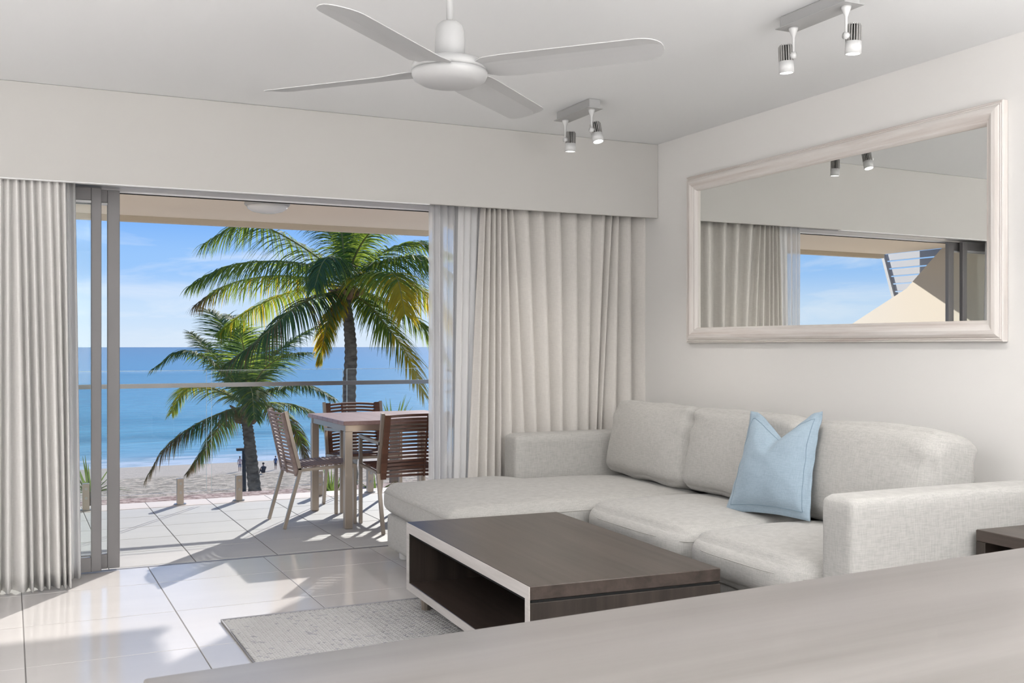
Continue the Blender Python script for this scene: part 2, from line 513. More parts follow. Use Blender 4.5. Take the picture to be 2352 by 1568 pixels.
door('door_1', -.68, .482, 6.505, .055, .055)
door('door_2', -.68, .588, 6.575, .06, .068)
door('door_3', 2.70, 3.34, 6.505, .07, .06)
door('door_4', 2.573, 3.34, 6.575, .068, .06, handle=(2.655, 1.08, 1))

# ================================================================== balcony
Y_EDGE = 9.27
deck = tag(MB().box((-1.5, YD + .005, -.3), (7.0, Y_EDGE, -.0042)).obj('balcony_floor', M['dgrout']), kind='structure')
dx = [1.03 + .5 * k for k in range(-5, 12)]; dx = [-1.5] + [x for x in dx if -1.45 < x < 6.95] + [7.0]
dy = [YD + .008, 6.62, 7.08, 7.56, 8.03, 8.5, 8.93]
grid_tiles(deck, 'tile', dx, dy, M['deck'], -.002, .006)
M['coping'] = tile_mat('coping_tile', (.62, .56, .52), .55, .3, .05)
grid_tiles(deck, 'coping', dx, [8.935, Y_EDGE], M['coping'], -.001, .004)
# slab above
wall_top = MB()
wall_top.box((-1.5, YD + .12, 2.42), (3.64, 9.47, 2.9))
v = [(3.64, 6.69), (7.0, 6.69), (7.0, 10.4), (4.95, 10.4), (3.64, 8.94)]
wall_top.add([(x, y, 2.40) for x, y in v] + [(x, y, 2.9) for x, y in v], [(4, 3, 2, 1, 0), (5, 6, 7, 8, 9)] + [(i, (i + 1) % 5, (i + 1) % 5 + 5, i + 5) for i in range(5)])
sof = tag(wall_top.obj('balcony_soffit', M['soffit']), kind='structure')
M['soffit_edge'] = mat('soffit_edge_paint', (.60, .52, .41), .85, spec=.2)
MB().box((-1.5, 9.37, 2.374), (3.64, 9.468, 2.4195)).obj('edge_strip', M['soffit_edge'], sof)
# end wall of the balcony on the left (seen in the mirror): tall by the facade, sloping down outwards
v = []
for x in (-1.72, -1.5):
    v += [(x, 6.69, -.25), (x, 10.6, -.25), (x, 10.6, 1.32), (x, 9.0, 1.99), (x, 8.45, 2.42), (x, 6.69, 2.9)]
f = [(0, 1, 2, 3, 4, 5), (6, 11, 10, 9, 8, 7)] + [(i, i + 6, (i + 1) % 6 + 6, (i + 1) % 6) for i in range(6)]
tag(mesh_obj('wall_balcony', mesh('wall_balcony', v, f, M['cream'])), kind='structure')
# louvre screen standing on it
scr = empty('louvre_screen', (-1.80, 9.15, 1.95))
tag(scr, 'grey slatted privacy screen above the sloping cream balcony wall, seen only in the mirror', 'screen')
def edge_y(z): return 9.42 + (z - 1.79) * .36
for k in range(8):
    z0 = 1.80 + k * .095
    ymin = 9.0 if z0 > 2.02 else 9.42 - (z0 - 1.79) * 1.5
    ymin = max(8.35, 9.42 - (z0 - 1.78) * 1.9)
    MB().box((-.012, ymin - 9.15, z0 - 1.95), (.012, edge_y(z0) - 9.15, z0 + .078 - 1.95)).obj('slat', M['slat'], scr)
MB().tube([(.03, edge_y(1.72) - 9.15, 1.72 - 1.95), (.03, edge_y(2.6) - 9.15, 2.6 - 1.95)], .022, 4, square=True).obj('end_post', M['plate'], scr)

# balustrade
bal = empty('glass_balustrade', (2.0, 9.03, 0))
tag(bal, 'frameless clear glass balustrade with steel rail along the outer edge of the balcony', 'balustrade')
XB = [-1.45, -.12, 1.49, 1.535, 2.62, 2.66, 3.95, 3.99, 5.3, 5.34, 6.9]
def bx_px(px): return on_y(px, 900, 9.03).x
g1, g2, g3, g4 = bx_px(474), bx_px(486), bx_px(787), bx_px(797)
pan = [(-1.45, -.10), (-.06, g1), (g2, g3), (g4, g4 + 1.12), (g4 + 1.16, g4 + 2.3), (g4 + 2.34, 6.9)]
for a, b in pan:
    MB().box((a - 2.0, -.006, .10), (b - 2.0, .006, 1.11)).obj('glass_panel', M['bglass'], bal)
    e = MB()
    e.box((a - 2.0 - .0015, -.0065, .10), (a - 2.0, .0065, 1.11)); e.box((b - 2.0, -.0065, .10), (b - 2.0 + .0015, .0065, 1.11)); e.box((a - 2.0, -.0065, 1.11), (b - 2.0, .0065, 1.1125))
    e.obj('glass_edge', M['gedge'], bal)
spx = [on_z(198, 1173, 0).x, on_z(415, 1159, 0).x, on_z(545, 1147, 0).x, on_y(733, 1100, 9.03).x, on_y(849, 1100, 9.03).x, on_y(849, 1100, 9.03).x + .75, 5.0, 5.7, 6.5, -.3, -1.1]
spm = MB(); spm.bbox((-.026, -.036, .0), (.026, .020, .215), .003, 1)
spm = spm.mesh('spigot', M['steel'])
bolt = MB().tube([(0, -.042, 0), (0, -.036, 0)], .012, 10).mesh('bolt', M['fin'])
foot = MB().tube([(0, -.008, 0), (0, -.008, .006)], .05, 18).mesh('base_ring', M['chrome'])
for x in spx:
    s = mesh_obj('spigot', spm, bal, (x - 2.0, 0, 0))
    mesh_obj('bolt', bolt, s, (0, 0, .10)); mesh_obj('bolt', bolt, s, (0, 0, .175)); mesh_obj('base_ring', foot, s)
MB().tube([(-3.45, -.03, .988), (4.9, -.03, .988)], .018, 4, square=True).obj('top_rail', M['chrome'], bal)

# soffit lamp
sl = empty('ceiling_lamp', (1.77, 7.97, 2.42))
tag(sl, 'round white glass bulkhead lamp on the balcony ceiling', 'lamp')
MB().lathe([(0, -.004), (.15, -.004), (.168, -.012), (.172, -.03), (.16, -.042)], 32).obj('rim', M['white'], sl, smooth=True)
M['opal'] = mat('opal_glass', (.80, .80, .80), .2)
MB().lathe([(.158, -.04), (.145, -.062), (.11, -.082), (.06, -.094), (0, -.098)], 32).obj('glass_dome', M['opal'], sl, smooth=True)

# ================================================================== outside: sea, beach
ZS = EYE - 12.0
YSH = 110.5
def sea_mat():
    m = mat('sea_water', (.05, .2, .4), .25, spec=.25)
    nt, N, L, b = nodes(m)
    tc = N('ShaderNodeTexCoord'); sep = N('ShaderNodeSeparateXYZ')
    L(tc.outputs['Object'], sep.inputs[0])
    # distance from shore, compressed logarithmically
    lg = N('ShaderNodeMath'); lg.operation = 'LOGARITHM'; lg.inputs[1].default_value = 10
    mxx = N('ShaderNodeMath'); mxx.operation = 'MAXIMUM'; mxx.inputs[1].default_value = 1.0
    wn = N('ShaderNodeTexNoise'); wn.inputs['Scale'].default_value = .05; wn.inputs['Detail'].default_value = 4
    mpw = N('ShaderNodeMapping'); mpw.inputs['Scale'].default_value = (.5, 1, 1)
    L(tc.outputs['Object'], mpw.inputs[0]); L(mpw.outputs[0], wn.inputs[0])
    wm = N('ShaderNodeMath'); wm.operation = 'MULTIPLY_ADD'; wm.inputs[1].default_value = 4.5
    L(wn.outputs[0], wm.inputs[0]); L(sep.outputs['Y'], wm.inputs[2])
    L(wm.outputs[0], mxx.inputs[0]); L(mxx.outputs[0], lg.inputs[0])
    mr = N('ShaderNodeMapRange'); mr.inputs[1].default_value = .6; mr.inputs[2].default_value = 3.9
    L(lg.outputs[0], mr.inputs[0])
    r = N('ShaderNodeValToRGB'); cr = r.color_ramp
    st = [(0.0, (.38, .43, .43)), (.09, (.24, .37, .42)), (.19, (.14, .34, .42)), (.25, (.13, .35, .43)), (.285, (.012, .17, .23)), (.33, (.09, .31, .39)), (.37, (.025, .20, .28)), (.42, (.07, .28, .38)), (.62, (.036, .20, .32)), (.8, (.046, .165, .275)), (1, (.055, .125, .21))]
    while len(cr.elements) < len(st): cr.elements.new(.5)
    for e, (p, c) in zip(cr.elements, st): e.position = p; e.color = (*c, 1)
    L(mr.outputs[0], r.inputs[0])
    # ripple shading, scaled with distance through two layers
    nz = N('ShaderNodeTexNoise'); nz.inputs['Scale'].default_value = .5; nz.inputs['Detail'].default_value = 6
    mp2 = N('ShaderNodeMapping'); mp2.inputs['Scale'].default_value = (.35, 1, 1)
    L(tc.outputs['Object'], mp2.inputs[0]); L(mp2.outputs[0], nz.inputs[0])
    hs = N('ShaderNodeHueSaturation'); L(r.outputs[0], hs.inputs['Color'])
    vr = N('ShaderNodeMapRange'); vr.inputs[1].default_value = .25; vr.inputs[2].default_value = .75; vr.inputs[3].default_value = .72; vr.inputs[4].default_value = 1.25
    L(nz.outputs[0], vr.inputs[0]); L(vr.outputs[0], hs.inputs['Value'])
    # foam lines near the shore
    fr = N('ShaderNodeValToRGB'); c2 = fr.color_ramp
    fs = [(0, 1), (.03, .9), (.045, .1), (.06, .1), (.085, 1), (.115, .05), (1, 0)]
    while len(c2.elements) < len(fs): c2.elements.new(.5)
    for e, (p, a) in zip(c2.elements, fs): e.position = p; e.color = (a, a, a, 1)
    L(mr.outputs[0], fr.inputs[0])
    fn = N('ShaderNodeTexNoise'); fn.inputs['Scale'].default_value = .6; fn.inputs['Detail'].default_value = 8
    L(mp2.outputs[0], fn.inputs[0])
    fm = N('ShaderNodeMapRange'); fm.inputs[1].default_value = .36; fm.inputs[2].default_value = .52
    L(fn.outputs[0], fm.inputs[0])
    mu = N('ShaderNodeMath'); mu.operation = 'MULTIPLY'; L(fr.outputs[0], mu.inputs[0]); L(fm.outputs[0], mu.inputs[1])
    mx = N('ShaderNodeMixRGB'); mx.inputs[2].default_value = (.62, .63, .63, 1)
    L(mu.outputs[0], mx.inputs[0]); L(hs.outputs[0], mx.inputs[1])
    L(mx.outputs[0], b.inputs['Base Color'])
    bp = N('ShaderNodeBump'); bp.inputs['Strength'].default_value = .6; bp.inputs['Distance'].default_value = .4
    L(nz.outputs[0], bp.inputs['Height']); L(bp.outputs[0], b.inputs['Normal'])
    return m
sea = mesh_obj('sea', mesh('sea', [(-3000, -12, 0), (9000, -12, 0), (9000, 7100, 0), (-3000, 7100, 0)], [(0, 1, 2, 3)], sea_mat()), None, (0, YSH, ZS))
tag(sea, kind='structure')
def sand_mat():
    m = tex_color(mat('sand', (.5, .45, .4), .95, spec=.1), (.32, .26, .20), (.90, .75, .60), (.8, 1, 1), 1.5, 9, .78, .42, .56, 1.0, .5)
    nt, N, L, b = nodes(m)
    src = b.inputs['Base Color'].links[0].from_socket
    tc = N('ShaderNodeTexCoord'); sep = N('ShaderNodeSeparateXYZ'); L(tc.outputs['Object'], sep.inputs[0])
    nz = N('ShaderNodeTexNoise'); nz.inputs['Scale'].default_value = .12
    L(tc.outputs['Object'], nz.inputs[0])
    ad = N('ShaderNodeMath'); ad.operation = 'MULTIPLY_ADD'; ad.inputs[1].default_value = 7
    L(nz.outputs[0], ad.inputs[0]); L(sep.outputs['Y'], ad.inputs[2])
    mr = N('ShaderNodeMapRange'); mr.inputs[1].default_value = 98; mr.inputs[2].default_value = 101
    L(ad.outputs[0], mr.inputs[0])
    mx = N('ShaderNodeMixRGB'); mx.inputs[2].default_value = (.78, .66, .55, 1)
    L(mr.outputs[0], mx.inputs[0]); L(src, mx.inputs[1])
    L(mx.outputs[0], b.inputs['Base Color'])
    return m
v, f = [], []
prof = [(14, -9.0), (40, -8.9), (64, -9.25), (85, -9.75), (96, -10.2), (104, -10.48), (112, -10.8), (130, -11.6)]
for y, z in prof:
    for x in (-120, 0, 60, 200): v.append((x, y, z))
for i in range(len(prof) - 1):
    for k in range(3): f.append((i * 4 + k, i * 4 + k + 1, i * 4 + k + 5, i * 4 + k + 4))
tag(mesh_obj('beach', mesh('beach', v, f, sand_mat())), kind='structure')
# low planter wall of pinkish stone chips just beyond the terrace edge, below
M['chips'] = tex_color(mat('pink_gravel', (.4, .3, .27), .95, spec=.1), (.22, .15, .135), (.55, .44, .40), (1, 1, 1), 14, 6, .7, .4, .6, .8, .03)
tag(MB().box((-2, 9.75, -1.6), (7, 10.38, -.115)).obj('planter_ledge', M['chips']), kind='structure')

# ================================================================== palms
def catmull(pts, n):
    P = [Vector(p) for p in pts]
    P = [P[0] * 2 - P[1]] + P + [P[-1] * 2 - P[-2]]
    out = []
    segs = len(P) - 3
    for i in range(n + 1):
        t = i / n * segs
        k = min(int(t), segs - 1); t -= k
        a, b, c, d = P[k:k + 4]
        out.append(.5 * ((2 * b) + (c - a) * t + (2 * a - 5 * b + 4 * c - d) * t * t + (3 * b - a - 3 * c + d) * t ** 3))
    return out
def frond(root, pts, leafmats, ll=.62, hang=.55, n=64, stem=.035, tipm=None, seed=0, wid=.031, start=.12):
    rnd = random.Random(seed)
    P = catmull(pts, n)
    org = root.location
    mb = MB()
    mb.tube([p - org for p in P[::2]], [stem * (1 - .85 * i / (len(P[::2]) - 1)) for i in range(len(P[::2]))], 5, 0)
    down = Vector((0, 0, -1))
    for i in range(int(n * start), n + 1):
        s = i / n
        T = (P[min(i + 1, n)] - P[max(i - 1, 0)]).normalized()
        S = T.cross(Vector((0, 0, 1)))
        if S.length < .15: S = T.cross(Vector((.6, -.8, 0)))
        S.normalize()
        U = S.cross(T)
        L0 = ll * 1.22 * (min(1, (s - start + .08) / .25) ** .6) * (1 - .62 * max(0, (s - .5) / .5) ** 1.6)
        for sg in (-1, 1):
            L = L0 * rnd.uniform(.8, 1.12)
            d = (S * sg * rnd.uniform(.75, 1.05) + T * (.22 + .50 * s) + U * rnd.uniform(.05, .35)).normalized()
            p = P[i] - org
            w = wid * rnd.uniform(.7, 1.15)
            mi = 1
            if len(leafmats) > 1 and rnd.random() < .24: mi = 2
            if tipm is not None and s > tipm + rnd.uniform(-.12, .12): mi = len(leafmats)
            nseg = 4
            base = len(mb.v)
            side = d.cross(U).normalized()
            if rnd.random() < .5: side = (side + U * rnd.uniform(-.8, .8)).normalized()
            hg = hang * rnd.uniform(.75, 1.3)
            for q in range(nseg + 1):
                tq = q / nseg
                ww = w * (1 - tq ** 2) * (.55 + .45 * min(1, tq * 4)) + .002
                mb.v.append(p - side * ww * .5); mb.v.append(p + side * ww * .5)
                d2 = (d + down * hg * (tq * 1.7 + .30)).normalized()
                p = p + d2 * (L / nseg)
            for q in range(nseg):
                a = base + q * 2
                mb.f.append((a, a + 1, a + 3, a + 2)); mb.mi.append(mi)
    return mb.obj('frond', [M['rachis']] + leafmats, root)

def palm(name, label, foot, trunk_pts, r0, r1):
    root = empty(name, foot)
    tag(root, label, 'palm tree', 'coconut palms beyond the balcony')
    P = catmull(trunk_pts, 70)
    mb = MB()
    pts, rr = [], []
    for i, p in enumerate(P):
        t = i / (len(P) - 1)
        pts.append(p - root.location); rr.append((r0 + (r1 - r0) * t) * (1.07 if i % 2 else .94))
    mb.tube(pts, rr, 14)
    mb.obj('trunk', M['trunk'], root, smooth=True)
    return root

DA, DB = 20.0, 23.5
def A(px, py, dd=0.0): return on_d(px, py, DA + dd)
def B(px, py, dd=0.0): return on_d(px, py, DB + dd)
gA = A(806, 1100); gA.z = -9.0
pa = palm('coconut_palm', 'taller coconut palm right of centre, its crown reaching the balcony ceiling', gA,
          [gA, A(806, 1250), A(803, 1010), A(802, 900), A(806, 815), A(802, 750), A(796, 700), A(797, 672)], .16, .085)
ca = A(798, 655)
G, Dk, Yl, Br = M['leaf'], M['leaf_d'], M['leaf_y'], M['leaf_b']
fa = [
 ([(795, 655, 0), (745, 602, .6), (640, 535, 1.2), (560, 512, 1.4), (468, 560, 1.4)], [G, Dk], .95, 1.0, None),
 ([(795, 655, 0), (720, 612, -.4), (620, 600, -.8), (520, 612, -1.1), (438, 655, -1.2)], [G, Dk], .75, .9, None),
 ([(795, 655, 0), (720, 640, .3), (620, 634, .5), (520, 655, .6), (448, 700, .6)], [G, Yl, Br], .66, 1.05, .78),
 ([(795, 660, 0), (730, 655, .8), (640, 680, 1.6), (560, 720, 2.0), (500, 765, 2.2)], [G, Yl], .66, 1.3, None),
 ([(800, 668, 0), (745, 676, -.6), (680, 704, -1.3), (600, 775, -1.8), (515, 838, -2.0)], [Dk, Br], .80, 1.2, None),
 ([(800, 668, 0), (792, 625, -.6), (768, 590, -1.2), (742, 602, -1.7), (722, 660, -2.0)], [Dk, G], .62, 1.5, None),
 ([(797, 650, 0), (775, 575, .5), (745, 520, .9), (700, 492, 1.2), (640, 488, 1.4)], [G, Dk], .50, .8, None),
 ([(797, 650, 0), (788, 565, .2), (778, 490, .3), (760, 430, .4)], [G, Dk], .33, .8, None),
 ([(797, 650, 0), (806, 570, .3), (822, 500, .5), (850, 440, .5)], [G, Dk], .33, .8, None),
 ([(797, 650, 0), (815, 590, -.3), (845, 540, -.6), (890, 505, -1.0), (940, 500, -1.2)], [G, Dk], .45, .7, None),
 ([(800, 650, 0), (845, 605, .4), (905, 568, .8), (970, 560, 1.0), (1030, 585, 1.2)], [G, Dk], .75, .55, None),
 ([(800, 655, 0), (850, 615, -.2), (905, 594, -.4), (975, 590, -.5), (1050, 640, -.6)], [G, Dk], .9, .9, None),
 ([(800, 655, 0), (840, 636, -.6), (885, 626, -1.1), (912, 640, -1.5), (930, 720, -1.8)], [G, Yl], .8, .9, .75),
 ([(800, 660, 0), (860, 648, .6), (930, 650, 1.2), (1000, 690, 1.6), (1050, 770, 1.8)], [G, Yl], .85, .9, .6),
 ([(800, 665, 0), (855, 680, .4), (930, 720, .8), (985, 760, 1.0), (1030, 830, 1.1)], [G, Dk], .7, .8, None),
 ([(800, 670, 0), (845, 700, -.3), (885, 745, -.5), (935, 815, -.7), (972, 905, -.8)], [G, Dk, Yl], .70, .65, .62),
 ([(797, 672, 0), (775, 700, -.5), (755, 735, -.8), (742, 790, -1.0), (733, 832, -1.0)], [Yl, G], .34, 1.1, None),
]
for i, (pt, ms, ll, hg, tm) in enumerate(fa):
    frond(pa, [A(*p) for p in pt], ms, ll, hg, 150, .026, tm, 11 + i)
hb = MB()
for k in range(16):
    an = k * 2.399; rr = .06 + .03 * (k % 3)
    p0 = ca - pa.location + Vector((math.cos(an) * .05, math.sin(an) * .05, -.28 + .02 * k))
    p1 = p0 + Vector((math.cos(an) * (.22 + .1 * (k % 2)), math.sin(an) * (.22 + .1 * (k % 2)), .20 - .02 * k))
    hb.tube([p0, (p0 + p1) / 2 + Vector((0, 0, -.05)), p1], [.06, .05, .02], 6)
hb.obj('husk', M['husk'], pa, smooth=True)
nb = MB(); c0 = A(812, 607) - pa.location
nb.lathe([(0, -.14), (.06, -.10), (.10, 0), (.07, .10), (.02, .16), (0, .2)], 10, c0)
nb.obj('flower_sheath', M['nut'], pa, smooth=True)

gB = B(596, 1200); gB.z = -9.0
pb = palm('coconut_palm', 'shorter coconut palm at left, its crown crossed by the balcony rail', gB,
          [gB, B(600, 1230), B(587, 1140), B(577, 1050), B(570, 990), B(564, 955), B(562, 930)], .17, .10)
fb = [
 ([(562, 930, 0), (556, 860, .3), (535, 790, .6), (510, 742, .8), (478, 713, .9)], [Dk, G], .95, .35, None),
 ([(562, 930, 0), (566, 850, -.3), (558, 790, -.5), (545, 750, -.6), (528, 728, -.6)], [Dk, G], .75, .4, None),
 ([(562, 930, 0), (540, 875, .6), (505, 830, 1.1), (470, 795, 1.5), (437, 764, 1.7)], [Dk, G], .55, .35, None),
 ([(562, 930, 0), (530, 870, -.3), (475, 822, -.6), (415, 806, -.9), (350, 848, -1.1)], [Dk, G], .62, .65, None),
 ([(562, 930, 0), (520, 905, .3), (470, 888, .6), (425, 893, .8), (395, 948, .9)], [G, Yl], .7, .7, None),
 ([(562, 935, 0), (525, 942, -.4), (455, 972, -.8), (385, 1022, -1.2), (336, 1098, -1.4)], [Dk, Br, Br], .62, 1.35, .62),
 ([(562, 935, 0), (535, 945, .4), (500, 985, .8), (465, 1040, 1.0), (430, 1085, 1.1)], [Dk, Br, Br], .6, 1.3, .8),
 ([(564, 930, 0), (600, 905, -.2), (650, 888, -.4), (710, 886, -.6), (768, 915, -.7)], [Dk, G], .6, .65, None),
 ([(564, 930, 0), (590, 870, .4), (625, 820, .8), (675, 780, 1.1), (722, 752, 1.3)], [Dk, G], .65, .45, None),
 ([(564, 930, 0), (585, 880, -.4), (615, 840, -.8), (660, 815, -1.1), (705, 810, -1.3)], [Dk, G], .75, .5, None),
 ([(564, 935, 0), (610, 925, .5), (665, 928, 1.0), (715, 945, 1.3), (745, 985, 1.5)], [Dk, G], .55, .8, None),
 ([(564, 938, 0), (600, 930, -.5), (650, 950, -.9), (685, 1000, -1.2), (705, 1060, -1.3)], [G, Br], .55, .9, .8),
 ([(562, 930, 0), (572, 880, .8), (592, 830, 1.4), (610, 780, 1.8), (640, 745, 2.0)], [Dk, G], .7, .5, None),
 ([(562, 935, 0), (568, 905, -.8), (575, 890, -1.5), (580, 910, -2.1), (584, 960, -2.5)], [Dk, G], .6, .9, None),
]
for i, (pt, ms, ll, hg, tm) in enumerate(fb):
    frond(pb, [B(*p) for p in pt], ms, ll * .84, hg, 132, .028, tm, 51 + i)
hb = MB(); cb = B(562, 940)
for k in range(12):
    an = k * 2.399
    p0 = cb - pb.location + Vector((math.cos(an) * .05, math.sin(an) * .05, -.3 + .03 * k))
    p1 = p0 + Vector((math.cos(an) * .28, math.sin(an) * .28, .12))
    hb.tube([p0, (p0 + p1) / 2 + Vector((0, 0, -.05)), p1], [.07, .06, .02], 6)
hb.obj('husk', M['husk'], pb, smooth=True)

# spiky plants growing up past the balcony edge
def spiky(label, c, n, L, seed, up=.9, low=.15):
    rnd = random.Random(seed)
    root = empty('spiky_plant', c); tag(root, label, 'plant', 'strap-leaved plants beyond the balustrade')
    for k in range(n):
        az = k * 2.399 + rnd.uniform(-.3, .3); el = rnd.uniform(low, up) * PI / 2
        l = L * rnd.uniform(.7, 1.1)
        d = Vector((math.cos(az) * math.cos(el), math.sin(az) * math.cos(el), math.sin(el)))
        sd_ = Vector((-math.sin(az), math.cos(az), 0))
        v, f = [], []
        p = Vector((math.cos(az) * .03, math.sin(az) * .03, 0))
        for q in range(6):
            t = q / 5; w = .028 * (1 - t ** 1.5) * (L / .8) + .001
            fold = d.cross(sd_) * w * .5
            v += [p - sd_ * w - fold, p + fold * .2, p + sd_ * w - fold]
            d = (d + Vector((0, 0, -.13)) * (1.2 - math.sin(el))).normalized(); p = p + d * l / 5
        for q in range(5):
            a = q * 3; f += [(a, a + 1, a + 4, a + 3), (a + 1, a + 2, a + 5, a + 4)]
        mesh_obj('leaf', mesh('leaf', v, f, M['spike']), root)
    MB().tube([(0, 0, -1.0), (0, 0, .02)], [.06, .05], 8).obj('stem', M['trunk'], root, smooth=True)
spiky('spiky green plant behind the glass at the far left, beside the grey door frames', on_y(208, 1125, 9.95) + Vector((0, 0, -.02)), 22, .36, 3)
spiky('spiky plant low behind the glass under the far dark chair', on_y(762, 1135, 9.9), 20, .36, 5)
spiky('spiky plant low behind the glass beside the armchair at the table', on_y(862, 1130, 9.9), 16, .3, 9)
spiky('dark spiky plant rising behind the table, right of the far chair', on_y(905, 985, 11.0), 18, .40, 8, .95, .45)
for o in [o for o in col.objects if o.name.startswith('spiky_plant')]:
    pass

# lamp post on the beach edge
pp = on_d(561, 1032, 27.0)
lp = empty('lamp_post', (pp.x, pp.y, -9.0)); tag(lp, 'dark timber post with a small lamp head, left of the shorter palm trunk', 'post')
MB().tube([(0, 0, 0), (0, 0, pp.z + 9.0)], .055, 10).obj('post', M['post'], lp, smooth=True)
MB().bbox((-.20, -.05, pp.z + 8.97), (.06, .05, pp.z + 9.04), .01, 2).obj('lamp_head', M['post'], lp)

# people on the sand
def person(label, base, h, pose, top, legs, face):
    root = empty('person', base, face); tag(root, label, 'person', 'people on the beach')
    s = h / 1.7
    vs, es, rs = [], [], []
    def chain(pts, rads, start=None):
        prev = start
        for p, r in zip(pts, rads):
            vs.append(Vector(p) * s); rs.append(r * s)
            i = len(vs) - 1
            if prev is not None: es.append((prev, i))
            prev = i
        return prev
    if pose == 'stand':
        pel = chain([(0, 0, .9)], [.14])
        che = chain([(0, 0, 1.1), (0, 0, 1.32), (0, 0, 1.45), (0, .01, 1.52), (0, .02, 1.60), (0, .02, 1.68)], [.125, .15, .07, .055, .095, .07], pel)
        for sx in (-1, 1):
            chain([(sx * .09, 0, .85), (sx * .10, .03, .48), (sx * .10, 0, .08), (sx * .11, .12, .03)], [.09, .06, .042, .035], pel)
            chain([(sx * .19, 0, 1.36), (sx * .25, -.02, 1.08), (sx * .24, .08, .84), (sx * .23, .10, .76)], [.055, .042, .032, .035], pel + 2)
    else:
        pel = chain([(0, 0, .13)], [.16])
        che = chain([(0, .03, .33), (0, .08, .56), (0, .10, .68), (0, .12, .75), (0, .13, .83), (0, .13, .91)], [.14, .16, .07, .055, .095, .07], pel)
        for sx in (-1, 1):
            chain([(sx * .12, .10, .14), (sx * .15, .42, .42), (sx * .14, .62, .06), (sx * .14, .74, .04)], [.09, .06, .045, .035], pel)
            chain([(sx * .20, .08, .58), (sx * .26, .22, .38), (sx * .16, .42, .40), (sx * .12, .48, .40)], [.055, .042, .032, .035], pel + 2)
    me = bpy.data.meshes.new('body'); me.from_pydata([tuple(p) for p in vs], es, [])
    ob = mesh_obj('body', me, root)
    sk = ob.modifiers.new('skin', 'SKIN')
    for i, d in enumerate(me.skin_vertices[0].data): d.radius = (rs[i], rs[i])
    me.skin_vertices[0].data[0].use_root = True
    sb = ob.modifiers.new('sub', 'SUBSURF'); sb.levels = sb.render_levels = 1
    dg = bpy.context.evaluated_depsgraph_get()
    ev = bpy.data.meshes.new_from_object(ob.evaluated_get(dg))
    ob.modifiers.clear(); ob.data = ev
    ev.materials.clear()
    for m in (M['skin'], top, legs): ev.materials.append(m)
    zs = (.84 * s, 1.42 * s, .5 * s) if pose == 'stand' else (.2 * s, .66 * s, -1)
    for p in ev.polygons:
        z = p.center.z
        p.material_index = 1 if zs[0] < z < zs[1] and abs(p.center.x) < .21 * s else (2 if zs[2] < z <= zs[0] and abs(p.center.x) < .2 * s else 0)
        p.use_smooth = True
    hz, hyy = (1.64, .015) if pose == 'stand' else (.87, .125)
    MB().lathe([(0, -.03 * s), (.092 * s, -.02 * s), (.105 * s, .03 * s), (.08 * s, .09 * s), (0, .115 * s)], 14, (0, (hyy - .02) * s, hz * s)).obj('hair', M['hair'], root, smooth=True)
    return root
def beach_z(y):
    for (a, za), (b, zb) in zip(prof, prof[1:]):
        if a <= y <= b: return za + (zb - za) * (y - a) / (b - a)
    return -9
def beach_pt(px, py):
    d = ray(px, py)
    t = 30.0
    while t < 140 and (EYEV + d * t).z > beach_z((EYEV + d * t).y): t += .05
    p = EYEV + d * t
    return Vector((p.x, p.y, beach_z(p.y)))
person('person in dark clothes sitting on the sand right of the shorter palm trunk', beach_pt(606, 1088), 1.75, 'sit', M['navy'], M['navy'], R(10))
person('child in blue standing on the sand near the water, left of the slatted chair', beach_pt(633, 1078), 1.25, 'stand', M['bluecloth'], M['navy'], R(200))
person('person in pale pink standing on the sand just left of the dark lamp post', beach_pt(551, 1082), 1.35, 'stand', M['pinkcloth'], M['bluecloth'], R(160))

# ================================================================== terrace furniture
ot = empty('outdoor_table', (2.66, 7.77, 0)); tag(ot, 'square weathered timber table on steel legs on the balcony', 'table')
TW = .50
nsl = 7
for k in range(nsl):
    a = -TW + k * (2 * TW / nsl); b = a + 2 * TW / nsl - .003
    MB().bbox((-TW, a, .745), (TW, b, .775), .003, 1).obj('top_board', M['teak_top'], ot)
lg_ = MB().bbox((-.028, -.028, 0), (.028, .028, .70), .003, 1).mesh('leg', M['steel'])
for sx in (-1, 1):
    for sy in (-1, 1): mesh_obj('leg', lg_, ot, (sx * (TW - .045), sy * (TW - .045), 0))
ap = MB()
for s in (-1, 1):
    ap.box((-TW + .02, s * (TW - .045) - .02, .70), (TW - .02, s * (TW - .045) + .02, .745)); ap.box((s * (TW - .045) - .02, -TW + .07, .701), (s * (TW - .045) + .02, TW - .07, .744))
ap.obj('apron', M['steel'], ot)

